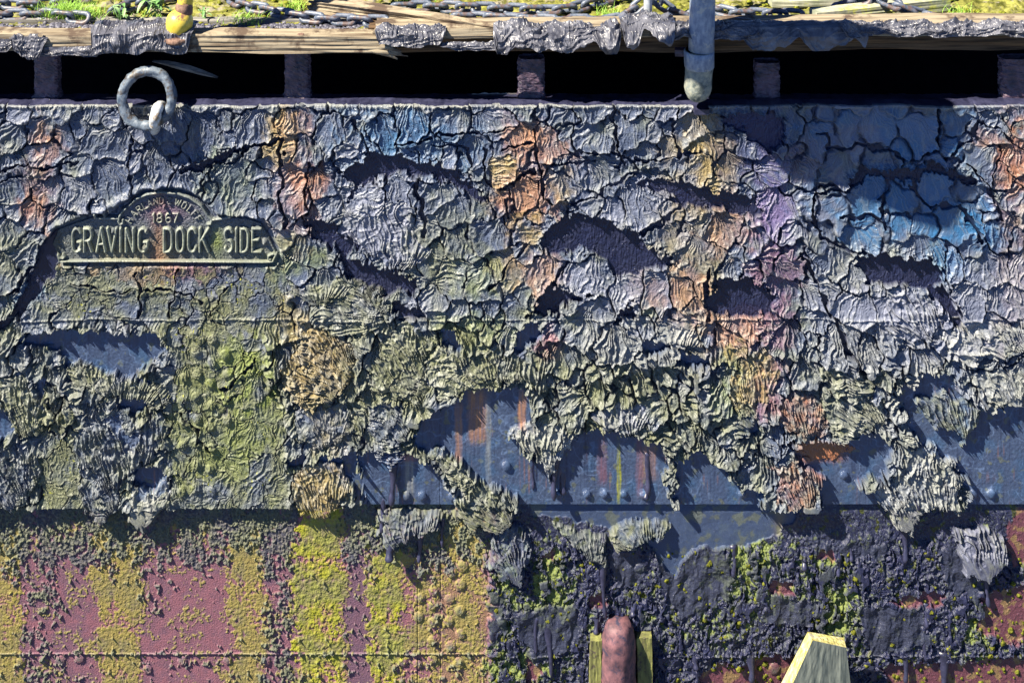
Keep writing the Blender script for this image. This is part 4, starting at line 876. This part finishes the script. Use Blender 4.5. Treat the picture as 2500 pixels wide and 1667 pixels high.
# ================================================================== STUBS between lip and fender
M_STUB = noise_mat('tarred_stub', (.012, .012, .03), (.11, .07, .10), 22, 0.45, 0.9, 0.006, spec=0.5)
def stub(u0, u1, v0, v1, label, seed):
    t = thing('support_stub', label, 'post', W((u0 + u1) / 2, v1, .02), 'tarred stubs holding up the fender')
    hw = (u1 - u0) / 2 * K; n1, n2 = 40, 46
    ths = np.linspace(0, 2 * math.pi, n1, endpoint=False); zz = np.linspace(v0, v1, n2)
    TH, ZZ = np.meshgrid(ths, zz)
    c, s = np.cos(TH), np.sin(TH); sq = (np.abs(c) ** 5 + np.abs(s) ** 5) ** (-.2)
    foot = 1 + .22 * ss(v1 - 14, v1, ZZ)
    nn = fbm(TH * 2.2, ZZ / 12 + seed, seed, 4); rid = 1 - np.abs(fbm(TH * 3 + seed, ZZ / 8, seed + 3, 2)) * 1.8
    r = 1 + .10 * nn + .06 * rid
    V = np.stack([(u0 + u1) / 2 * K + hw * sq * c * r * foot, .045 + .026 * sq * s * r * foot, -ZZ * K], -1).reshape(-1, 3)
    idx = np.arange(n1 * n2).reshape(n2, n1); nx_ = np.roll(idx, -1, 1)
    mesh_np('shaft', V, np.stack([idx[:-1], idx[1:], nx_[1:], nx_[:-1]], -1).reshape(-1, 4), M_STUB, t)
    d = []
    for k in range(16):
        a = random.Random(seed * 31 + k); d.append(((((u0 + u1) / 2 + a.uniform(-1, 1) * (u1 - u0) * .62) * K, .030 - a.uniform(.018, .034), -(v1 - 1) * K - .002), a.uniform(.005, .011), a.uniform(.004, .012)))
    ob = blobs('tar_foot', d, M_TAR, seed, kind=None); ob.parent = t; ob.matrix_parent_inverse = Matrix.Translation(-Vector(t.location))
for a in ((78, 136, 122, 248, 'tarred iron stub left of the mooring ring', 3), (693, 752, 118, 250, 'flaking tarred stub under the rusty bolt', 5), (1266, 1328, 150, 250, 'squared tarred stub under the large twisted sheet', 7),
          (1848, 1906, 160, 254, 'dark stub in shade right of the big pipe', 9), (2452, 2530, 150, 258, 'lumpy silver grey stub at the right edge', 11)): stub(*a)

# ================================================================== RING
M_RING = noise_mat('flaky_ring_paint', (.03, .05, .09), (.19, .23, .28), 34, 0.5, 0.9, 0.004, spec=0.5, c3=(.06, .05, .045), s3=30)
rc_ = seen(359, 240, -.075); ring = thing('mooring_ring', 'thick grey iron mooring ring hanging in its eye on the gate lip', 'ring', W(380, 300, -.02))
R0 = 60 * K; pts = []
for i in range(72):
    a = 2 * math.pi * i / 72; pts.append(rc_ + Vector((R0 * math.cos(a), .16 * R0 * math.sin(a) * 0 + .22 * R0 * math.sin(a), R0 * math.sin(a) * 1.0)))
tube('ring', pts, 12.0 * K, M_RING, ring, 26, .0034, 42, closed=True, seed=4)
eye = [W(378, 318, .0), seen(378, 314, -.05), seen(378, 305, -.095), seen(379, 290, -.118), seen(382, 272, -.112), seen(388, 262, -.080), seen(394, 262, -.04), W(398, 270, .0)]
# smooth the eye path
def spl(P, n=6):
    P = [Vector(p) for p in P]; out = []
    for i in range(len(P) - 1):
        p0 = P[max(i - 1, 0)]; p1 = P[i]; p2 = P[i + 1]; p3 = P[min(i + 2, len(P) - 1)]
        for k in range(n):
            t = k / n; out.append(0.5 * ((2 * p1) + (p2 - p0) * t + (2 * p0 - 5 * p1 + 4 * p2 - p3) * t * t + (3 * p1 - p0 - 3 * p2 + p3) * t ** 3))
    return out + [P[-1]]
M_EYE = noise_mat('white_eye_paint', (.35, .38, .42), (.70, .72, .74), 50, .45, .6, .002, c3=(.3, .22, .14), s3=30)
tube('eye', spl(eye), 13 * K, M_EYE, ring, 16, .003, 50, seed=8)
boss = []
for k in range(14): boss.append(((382 * K + random.uniform(-.035, .04), -.012 - random.uniform(0, .012), -300 * K + random.uniform(-.03, .03)), random.uniform(.015, .03), random.uniform(.01, .02)))
b = blobs('mount_boss', boss, M_TAR, 9, kind=None); b.parent = ring; b.matrix_parent_inverse = Matrix.Translation(-Vector(ring.location))

# ================================================================== BIG PIPE
M_PIPE = noise_mat('blue_grey_pipe', (.13, .17, .26), (.32, .37, .45), 60, 0.42, 0.5, 0.002, stretch=(1, 1, .5), spec=0.5, c3=(.40, .40, .38), s3=30)
M_SLEEVE = noise_mat('crazed_sleeve', (.13, .16, .17), (.36, .36, .28), 45, 0.55, 0.8, 0.003, spec=0.5, c3=(.07, .09, .09), s3=16)
py = -.075
pipe = thing('rail_post', 'thick blue grey pipe standing in a collared sleeve on the gate lip', 'post', seen(1707, 245, py))
def pp(u, v): return seen(u, v, py)
tube('upper_pipe', [pp(1722 + 10 * k / 12 - 12 * 0 - 10, 128 - k * 34) for k in range(0, 30)], 31 * K, M_PIPE, pipe, 32, .0008, 20, seed=2)
sl_pts = [(1707,122,34.5),(1707,126,35.5),(1707,136,35.0),(1707,137,33.5),(1707,150,33.5),(1707,162,34.5),(1707,166,33.6),(1706,175,32.8),(1705,200,33.0),(1704,214,32.6),(1704,225,30.5),(1705,234,26.5),(1706,241,20.5),(1707,246,11.0)]
tube('sleeve', [pp(a, b) for a, b, r in sl_pts], [r * K for a, b, r in sl_pts], M_SLEEVE, pipe, 36, .0012, 30, seed=6)
tube('collar', [pp(1707, v) for v in (122, 124, 138, 162, 164)], [v * K for v in (33, 36.6, 36.0, 35.4, 34)], M_PIPE, pipe, 36, .0016, 40, seed=7)
beam('bracket', seen(1648, 128, py + .03), seen(1690, 128, py + .02), .014, .012, M_STUB, pipe, nl=14, nc=4, rough=.003, seed=4)
boxmesh('foot_arm', 1688 * K, 1724 * K, py - .005, .03, -250 * K - .012, -250 * K + .006, M_TAR, pipe)
# thin stanchion
M_GALV = noise_mat('grey_stanchion', (.24, .27, .32), (.42, .45, .50), 50, .5, .4, .001, spec=.6)
sb = deck(1582, 62); st = thing('stanchion', 'thin pale grey stanchion carrying the chains behind the fan shaped tar sheet', 'post', sb)
tube('shaft', [sb + Vector((0, 0, z)) for z in (-.01, .05, .3, .6, 1.0)], 10.5 * K, M_GALV, st, 18, .0004, 20)
tube('knob', [sb + Vector((0, 0, z)) for z in (.99, 1.0, 1.02, 1.04, 1.05)], [.010, .022, .028, .022, .008], M_GALV, st, 18)
tube('foot', [sb + Vector((0, 0, z)) for z in (-.012, .0, .012, .02)], [.034, .034, .022, .016], M_TAR, st, 18, .003, 60)

# ================================================================== YELLOW POST
M_YEL = noise_mat('chipped_yellow_paint', (.48, .36, .03), (.80, .64, .10), 18, .42, .5, .002, c3=(.20, .10, .07), s3=18, spec=.6)
M_RUST = noise_mat('flaky_rust', (.07, .04, .035), (.26, .16, .12), 60, .85, 1.0, .004)
yb = seen(452, 86, .035)
yp = thing('yellow_post', 'chipped yellow post with a bulbous foot on the fender timber', 'post', yb)
nS = 16; bp = []; br = []
for i in range(nS + 1):
    t = i / nS; a = math.pi * t; bp.append(yb + Vector((-.004 - .0 * t, 0, .031 - .046 * math.cos(a) + .012))); br.append(max(.004, .049 * math.sin(a) ** .7))
tube('bulb', bp, br, M_YEL, yp, 30, .002, 20, seed=3)
tube('shaft', [yb + Vector((.010 + .05 * k * .1, .012, .07 + k * .05)) for k in range(0, 22)], .028, M_YEL, yp, 24, .0006, 20)
tube('rust_collar', [yb + Vector((.012, .010, z)) for z in (.072, .078, .095, .11, .115)], [.027, .031, .031, .029, .026], M_RUST, yp, 22, .003, 50)
tube('base_flange', [yb + Vector((-.006, -.004, z)) for z in (-.018, -.010, .0, .004)], [.052, .056, .054, .044], M_RUST, yp, 24, .006, 40)
# rusty bolt
bo = thing('rusty_bolt', 'short rusty bolt standing on the pale fender above the flaking stub', 'bolt', seen(742, 100, .03)); bb = Vector(bo.location)
tube('bolt', [bb + Vector((0, 0, z)) for z in (-.01, .006, .010, .014, .016, .024, .026)], [.008, .008, .007, .009, .013, .013, .009], M_RUST, bo, 12, .0012, 90)
# splinter of wood lit inside the hollow
t = thing('wood_splinter', 'long thin blade of wood hanging in the dark opening above the ring', 'splinter', seen(450, 168, .05))
P = [(372,150),(400,154),(430,161),(462,169),(495,179),(515,185),(532,190)]
V = []; hwid = [0.5, 4, 6, 6.5, 5, 2.5, .4]
for (u, v), h in zip(P, hwid):
    c0 = seen(u, v, .03); V += [c0 + Vector((0, -.004, -h * K)), c0 + Vector((0, -.006, 0)), c0 + Vector((0, .010, h * K)), c0 + Vector((0, .012, -h * K * .6))]
F = []
for i in range(len(P) - 1):
    for j in range(4): F.append((i * 4 + j, i * 4 + (j + 1) % 4, (i + 1) * 4 + (j + 1) % 4, (i + 1) * 4 + j))
mesh_np('blade', V, F, M_WOOD_GREY, t)
# torn strip standing behind the lip
us = np.linspace(1085, 1275, 100); top = 233 - 5 * ss(1130, 1180, us) + 2.5 * pn(us / 14, us * 0, 3)
V = []
for a, b in zip(us, top): V += [tuple(seen(a, b, .055)), tuple(seen(a, b + 7, .058)), tuple(seen(a, b + 6, .070)), tuple(seen(a, b - .5, .062))]
V = np.array(V); F = []
for i in range(99):
    for j in range(4): F.append((i * 4 + j, (i + 1) * 4 + j, (i + 1) * 4 + (j + 1) % 4, i * 4 + (j + 1) % 4))
o = mesh_np('torn_strip', V, F, noise_mat('pale_strip', (.25, .22, .2), (.5, .46, .4), 40), None); tag(o, 'pale wavy torn strip standing along the back of the gate lip', 'strip')

# ================================================================== CHAINS
M_CHAIN = noise_mat('weathered_chain', (.03, .045, .08), (.17, .20, .27), 40, 0.45, 0.7, 0.002, spec=0.5, c3=(.10, .065, .06), s3=20)
def link_mesh():
    P = []; hl, r = .024, .019
    for i in range(14): a = math.pi * i / 13 - math.pi / 2; P.append(Vector((hl + r * math.cos(a), r * math.sin(a), 0)))
    for i in range(14): a = math.pi * i / 13 + math.pi / 2; P.append(Vector((-hl + r * math.cos(a), r * math.sin(a), 0)))
    return tube('link', P, .0088, M_CHAIN, None, 12, .0009, 60, closed=True, seed=5)
proto = link_mesh(); first = [True]
def chain(label, path):
    P = [Vector(p) for p in path]; P = spl(P, 8); d = [0]
    for a, b in zip(P[:-1], P[1:]): d.append(d[-1] + (b - a).length)
    ch = thing('chain', label, 'chain', P[0], 'chains lying along the deck'); pitch = .062; n = int(d[-1] / pitch); i = 0
    for k in range(n + 1):
        s = k * pitch
        while i < len(d) - 2 and d[i + 1] < s: i += 1
        f = (s - d[i]) / max(1e-6, d[i + 1] - d[i]); p = P[i].lerp(P[i + 1], min(1, f)); T = (P[i + 1] - P[i]).normalized()
        Y = Vector((0, 0, 1)).cross(T).normalized(); Z = T.cross(Y)
        roll = (math.radians(35) if k % 2 else math.radians(-48)) + random.uniform(-.25, .25); yaw = random.uniform(-.16, .16)
        M = Matrix((T, Y, Z)).transposed().to_4x4() @ Matrix.Rotation(yaw, 4, 'Z') @ Matrix.Rotation(roll, 4, 'X')
        if first[0]: o = proto; first[0] = False
        else: o = proto.copy(); C.objects.link(o)
        M.translation = p; o.parent = ch; o.matrix_parent_inverse = Matrix.Translation(-Vector(ch.location)); o.matrix_world = M; o.matrix_basis = M
    return ch
hz = .016
D = lambda u, v, h=hz: deck(u, v, h)
chain('weathered chain along the top left corner behind the grass', [D(-80, 8), D(40, 12), D(110, 10), D(170, 2), D(230, -8)])
chain('second chain nearer the edge at the far left', [D(-80, 36), D(20, 38), D(90, 36), D(150, 40), D(210, 46)])
chain('chain showing between the leafy weed and the grass', [D(290, 22), D(340, 8), D(400, -6)])
chain('chain running down from the top toward the driftwood plank', [D(555, -6), D(600, 12), D(680, 32), D(780, 46), D(860, 50), D(930, 54)])
chain('upper of two parallel chains left of the stanchion', [D(985, 16), D(1080, 18), D(1200, 22), D(1320, 26), D(1400, 20), D(1450, 8), D(1510, -8)])
chain('lower of two parallel chains, rising to the stanchion', [D(1130, 44), D(1230, 46), D(1340, 50), D(1430, 50), D(1500, 48), D(1540, 30, .04), D(1575, 2, .08)])
chain('rusty chain falling from the stanchion toward the big pipe', [D(1590, -6, .08), D(1620, 14, .05), D(1660, 36), D(1720, 44)])
chain('chain between the big pipe and the squared block', [D(1735, 22), D(1790, 32), D(1850, 36), D(1920, 36), D(1968, 36)])
chain('tarry chain nearest the edge right of the pipe', [D(1735, 54), D(1780, 56), D(1840, 60)])
chain('chain looping over the squared timber block at the right', [D(2060, 14, .03), D(2120, -2, .06), D(2165, 2, .072), D(2210, 24, .045), D(2260, 38), D(2310, 48)])

# ================================================================== GRASS AND WEEDS
def leafmat(name, c1, c2):
    m = noise_mat(name, c1, c2, 30, .5, .2, .001, spec=.4); P = m.node_tree.nodes['Principled BSDF']
    P.inputs['Transmission Weight'].default_value = 0.0; P.inputs['Subsurface Weight'].default_value = 0.15; P.inputs['Subsurface Radius'].default_value = (.004, .006, .002); return m
M_GRASS = leafmat('fresh_grass', (.16, .36, .04), (.38, .58, .10)); M_LEAF = leafmat('weed_leaf', (.08, .22, .05), (.28, .42, .20))
def grass(label, u0, u1, v, n, hgt, seed, lean=0.0):
    r = random.Random(seed); base = deck((u0 + u1) / 2, v); t = thing('grass_tuft', label, 'grass', base, 'grass tufts on the deck'); V = []; F = []
    for k in range(n):
        u = r.gauss((u0 + u1) / 2, (u1 - u0) / 5); p = deck(u, v + r.uniform(-14, 6)); az = r.uniform(0, 2 * math.pi); L = hgt * r.uniform(.5, 1.15); w = r.uniform(.0009, .0019)
        out = Vector((math.cos(az) + lean, math.sin(az), 0)) * r.uniform(.25, 1.0); side = Vector((-math.sin(az), math.cos(az), 0)); b = len(V)
        for i in range(6):
            q_ = i / 5; c0 = p + out * (L * q_ ** 1.7) + Vector((0, 0, L * (q_ - .35 * q_ * q_))); ww = w * (1 - q_) + .0001
            V += [c0 - side * ww, c0 + side * ww]
        for i in range(5): F.append((b + 2 * i, b + 2 * i + 1, b + 2 * i + 3, b + 2 * i + 2))
    mesh_np('blades', V, F, M_GRASS, t)
grass('large bright grass tuft on the deck at the left', 85, 255, 48, 900, .075, 1)
grass('small grass tuft on the deck edge right of the yellow post', 540, 655, 58, 140, .05, 2, .3)
grass('small bright grass tuft beside the lower parallel chain', 1455, 1530, 50, 110, .06, 3)
grass('spiky grass tuft behind the far right tar edge', 2290, 2390, 46, 90, .06, 4)
grass('thin grass growing at the top behind the driftwood plank', 900, 1120, 2, 160, .04, 5)
grass('sparse dead grass beside the top of the driftwood', 680, 750, 25, 90, .05, 6)
grass('little grass sprig under the leafy weed', 320, 420, 44, 70, .03, 7)
def weed(label, u, v, n, h, L, seed, spread):
    r = random.Random(seed); base = deck(u, v); t = thing('weed', label, 'plant', base); V = []; F = []
    stems = []
    for s in range(3):
        az = r.uniform(0, 6.28); tip = base + Vector((math.cos(az) * spread * .5, math.sin(az) * spread * .3, h)); sp_ = [base + Vector((s * .004, 0, -.004)), base.lerp(tip, .5) + Vector((0, -.004, .004)), tip]
        stems.append(sp_); tube('stem', sp_, [.0022, .0018, .0012], M_LEAF, t, 6)
    for k in range(n):
        s_ = stems[k % 3]; q_ = r.uniform(.2, 1); p = s_[0].lerp(s_[2], q_); az = r.uniform(0, 6.28); d = Vector((math.cos(az), math.sin(az) * .8, r.uniform(-.5, .5))).normalized(); sd = d.cross(Vector((0, 0, 1))).normalized(); LL = L * r.uniform(.6, 1.15); b = len(V); ww = LL * .17
        for i in range(7):
            f = i / 6; wv = ww * math.sin(math.pi * min(1, f * .94 + .03)) ** .8; c0 = p + d * (LL * f) + Vector((0, 0, .25 * LL * f * (1 - f) * 2 - .25 * LL * f * f))
            V += [c0 - sd * wv + Vector((0, 0, wv * .35)), c0, c0 + sd * wv + Vector((0, 0, wv * .35))]
        for i in range(6):
            F += [(b + 3 * i, b + 3 * i + 1, b + 3 * i + 4, b + 3 * i + 3), (b + 3 * i + 1, b + 3 * i + 2, b + 3 * i + 5, b + 3 * i + 4)]
    mesh_np('leaves', V, F, M_LEAF, t, smooth=True)
weed('leafy green weed growing left of the yellow post', 390, 42, 30, .085, .05, 3, .13)
weed('pale leafed weed at the right of the big grass tuft', 290, 54, 14, .06, .045, 4, .06)
weed('small weed just right of the yellow post', 500, 48, 10, .04, .03, 5, .05)

# ================================================================== THINGS IN FRONT, LOW DOWN
M_PINK = noise_mat('pink_primer_post', (.05, .03, .045), (.20, .095, .11), 26, .6, .8, .003, c3=(.03, .03, .06), s3=20, spec=.35)
M_LIM = noise_mat('lime_flange', (.06, .06, .03), (.22, .23, .07), 34, .8, .8, .003, stretch=(1, 1, .25), c3=(.05, .035, .04), s3=22)
gp = thing('guide_post', 'pinkish rounded iron upright between lime stained flanges low on the gate', 'post', W(1505, 1730, -.02))
zs = [1492 + 14 * k for k in range(18)]
tube('round_bar', [W(1508, v, -.045) for v in zs], [(.040 if k == 0 else .050 if k == 1 else .056 if k == 2 else .059 + .0004 * k) for k in range(18)], M_PINK, gp, 40, .0045, 34, seed=3)
def sbeam(name, u0, u1, v0, y0, y1, mat, seed):
    return beam(name, W((u0 + u1) / 2, v0, (y0 + y1) / 2), W((u0 + u1) / 2 + .3, 1740, (y0 + y1) / 2), (y1 - y0) / 2, (u1 - u0) / 2 * K, mat, gp, nl=40, nc=6, rough=.003, seed=seed)
def vbeam(name, u0, u1, v0, y0, y1, mat, parent, seed, u0b=None, u1b=None):
    u0b = u0 if u0b is None else u0b; u1b = u1 if u1b is None else u1b; nz = 40; V = []; ring = []
    for k in range(8): ring.append((k / 8, 0))
    for k in range(5): ring.append((1, k / 5))
    for k in range(8): ring.append((1 - k / 8, 1))
    for k in range(5): ring.append((0, 1 - k / 5))
    m = len(ring); Rg = np.array(ring)
    for i in range(nz):
        t = i / (nz - 1); v = v0 + (1740 - v0) * t; a = u0 + (u0b - u0) * t; b = u1 + (u1b - u1) * t
        e = .0018 * fbm(Rg[:, 0] * 5 + seed, Rg[:, 1] * 3 + t * 8, seed, 3)
        V.append(np.stack([(a + (b - a) * Rg[:, 0]) * K + e, y0 + (y1 - y0) * Rg[:, 1] + e, -v * K + 0 * e + (e if i == 0 else 0)], -1))
    V = np.concatenate(V); F = []
    for i in range(nz - 1):
        for j in range(m): F.append((i * m + j, (i + 1) * m + j, (i + 1) * m + (j + 1) % m, i * m + (j + 1) % m))
    V = [tuple(map(float, x)) for x in V]; F.append(tuple(range(m)))
    me = bpy.data.meshes.new(name); me.from_pydata(V, [], F); me.update(); me.materials.append(mat)
    o = bpy.data.objects.new(name, me); C.objects.link(o)
    if parent: o.parent = parent; o.matrix_parent_inverse = Matrix.Translation(-Vector(parent.location))
    return o
vbeam('flange', 1440, 1466, 1532, -.060, -.02, M_LIM, gp, 3, 1434, 1464)
vbeam('flange', 1552, 1588, 1530, -.050, -.02, M_LIM, gp, 5, 1556, 1592)
# tapering timber prop
M_PROP = noise_mat('prop_face', (.04, .055, .06), (.17, .19, .17), 12, .8, .6, .002, stretch=(6, 6, .6), spec=.3)
M_LICH = noise_mat('yellow_lichen_wood', (.26, .23, .05), (.55, .52, .26), 40, .9, .8, .003, c3=(.36, .34, .30), s3=30)
pr = thing('timber_prop', 'sawn tapering timber prop crusted with yellow lichen at the bottom', 'timber', W(2005, 1760, -.2))
yb_, yf_ = -.10, -.19
q_ = lambda u, v, y: tuple(seen(u, v, y))
Vp = [q_(1984,1562,yf_), q_(2066,1580,yf_), q_(2086,1745,yf_), q_(1900,1745,yf_), q_(1972,1541,yb_), q_(2060,1556,yb_), q_(2078,1742,yb_), q_(1868,1742,yb_)]
def slab(name, Vq, mat, n=26, amp=.0015, seed=0, parent=None):
    a, b, c_, d = [np.array(v) for v in Vq]; s = np.linspace(0, 1, n); S_, T_ = np.meshgrid(s, s)
    P = (a[None, None] * (1 - S_[..., None]) + b[None, None] * S_[..., None]) * (1 - T_[..., None]) + (d[None, None] * (1 - S_[..., None]) + c_[None, None] * S_[..., None]) * T_[..., None]
    nrm = np.cross(b - a, d - a); nrm /= np.linalg.norm(nrm); edge = np.minimum(np.minimum(S_, 1 - S_), np.minimum(T_, 1 - T_)); nn = fbm(S_ * 12 + seed, T_ * 4, seed, 3) * ss(0, .08, edge)
    return mesh_np(name, (P + nrm * (nn * amp)[..., None]).reshape(-1, 3), grid_faces(n, n), mat, parent)
slab('front_face', [Vp[0], Vp[1], Vp[2], Vp[3]], M_PROP, 30, .0012, 2, pr)
slab('lichen_top', [Vp[4], Vp[5], Vp[1], Vp[0]], M_LICH, 24, .003, 3, pr)
slab('lichen_side', [Vp[4], Vp[0], Vp[3], Vp[7]], M_LICH, 30, .002, 4, pr)
slab('dark_side', [Vp[1], Vp[5], Vp[6], Vp[2]], M_PROP, 10, .001, 5, pr)
slab('back_face', [Vp[5], Vp[4], Vp[7], Vp[6]], M_PROP, 10, .001, 6, pr)

# ================================================================== TAR DRIPS
def drip(u, v0, v1, r0, r1, seed, du=0):
    rr = random.Random(seed); P = []; R = []; n = 14; hb_ = wall_h(u, v0)
    for i in range(n + 1):
        t = i / n; v = v0 + (v1 - v0) * t; uu = u + du * t + 1.5 * math.sin(t * 5 + seed)
        h = max(hb_ * .8, wall_h(uu, v) * .7); h = max(h, .008) + r1 * K * (.9 * t) - r0 * K * 1.0 * (1 - t) ** 2
        neck = r0 * (1 - t) ** 2.2 + r1 * (.55 + .45 * ss(.55, .88, np.float32(t))) 
        if i == n: neck = r1 * .35
        elif i == n - 1: neck = r1 * .85
        P.append(W(uu, v, -h)); R.append(float(neck) * K)
    ring_ = tube('tar_drip', P, R, M_TAR, gate, 12, .0012, 60, seed=seed)
for k, a in enumerate(((1025,1300,1366,8,5.5),(955,1300,1346,14,11),(1470,1365,1492,9,4.5,6),(1310,1500,1584,5,5,-4),(1339,1515,1640,16,5,6),(2208,1280,1362,12,7,-3),(2045,1345,1398,8,6),(1962,1345,1380,9,7),(2404,1405,1472,6,6,6),
        (2258,1470,1524,6,5),(1696,1590,1622,6,7),(1832,1592,1652,13,8),(2208,1590,1655,10,6),(2302,1590,1700,16,7),(1352,1105,1200,13,7),(1374,1150,1196,12,8),(1300,1120,1186,6,4),(2075,1330,1362,6,5),(1790,1330,1400,7,6),(1455,1500,1534,6,7),
        (1545,1470,1490,7,7),(1531,1540,1562,4,5),(2226,1160,1225,10,5,6),(1580,1100,1200,9,7),(1575,1180,1205,6,7),(960,1120,1215,8,8),(935,1210,1290,8,6),(1080,1260,1330,5,4),(2255,1560,1600,5,5))):
    drip(*a[:5], k, *(a[5:]))

# moss buttons on the tarry crust
V = []; F = []; r0 = random.Random(12)
for k in range(1500):
    u = r0.uniform(1200, 2620); v = r0.uniform(1340, 1715)
    if pn(np.array([u / 70.]), np.array([v / 50.]), 71)[0] < .15 and r0.random() < .9: continue
    if sd_poly(np.array([[u]]), np.array([[v]]), [(1430,1480),(1600,1480),(1600,1722),(1430,1722)])[0, 0] > -8 or sd_poly(np.array([[u]]), np.array([[v]]), [(1960,1535),(2080,1535),(2120,1722),(1880,1722)])[0, 0] > 0: continue
    cx, cz, hw_ = u * K, -v * K, wall_h(u, v) * .75; r = r0.uniform(2, 5 + 4 * r0.random() ** 3) * K; b = len(V)
    for i in range(6):
        a = (math.pi / 2) * i / 5
        for j in range(9):
            t = 2 * math.pi * j / 9; kk = 1 + r0.uniform(-.28, .28)
            V.append((cx + r * kk * math.sin(a) * math.cos(t), -hw_ - r * .8 * kk * math.cos(a), cz + r * kk * math.sin(a) * math.sin(t)))
    for i in range(5):
        for j in range(9): F.append((b + i * 9 + j, b + (i + 1) * 9 + j, b + (i + 1) * 9 + (j + 1) % 9, b + i * 9 + (j + 1) % 9))
M_MOSSB = noise_mat('moss_button', (.03, .035, .004), (.19, .20, .03), 120, 0.95, 1.0, 0.003, spec=0.1)
o = mesh_np('moss', V, F, M_MOSSB, None, smooth=True); tag(o, 'dark olive moss buttons dotted over the black tar crust low on the gate', 'moss', kind='stuff')

for o in C.objects:     # the fender stands proud of the gate lip
    if o.parent is None and o.name.split('.')[0] in ('fender_timber', 'cap_timber', 'tar_sheet', 'yellow_post', 'rusty_bolt'):
        o.location = Vector(o.location) + Vector((0, -.072, .0262))

# ================================================================== ADDED SHADE PANEL, unseen above the view
# invented: floats free, outlined from the blue shade wanted on the gate
M_PANEL = noise_mat('panel_wood', (.2, .18, .15), (.36, .33, .28), 8, .8, .4, .002, stretch=(1, 1, 8))
def to_sun(u, v, dist): return W(u, v, -.02) - SUN * dist
shade_poly = [(1700,246),(1800,318),(1900,400),(1960,470),(2040,485),(2110,500),(2160,520),(2250,560),(2340,580),(2400,470),(2350,430),(2380,330),(2330,250),(2240,160),(2130,110),(2080,62),(1900,40),(1790,60),(1730,130)]
bd = thing('shade_panel', 'unseen grey panel added above the view to shade the upper right gate', 'blocker', to_sun(1990, 300, 1.9))
V = [tuple(to_sun(u, v, 1.9 + (v - 250) * .0000)) for u, v in shade_poly]; V2 = [tuple(Vector(p) - SUN * .02) for p in V]; n_ = len(V)
me = bpy.data.meshes.new('panel'); me.from_pydata(V + V2, [], [tuple(range(n_)), tuple(range(2 * n_ - 1, n_ - 1, -1))] + [(i, i + n_, (i + 1) % n_ + n_, (i + 1) % n_) for i in range(n_)]); me.update(); me.materials.append(M_PANEL)
o = bpy.data.objects.new('panel', me); C.objects.link(o); o.parent = bd; o.matrix_parent_inverse = Matrix.Translation(-Vector(bd.location))
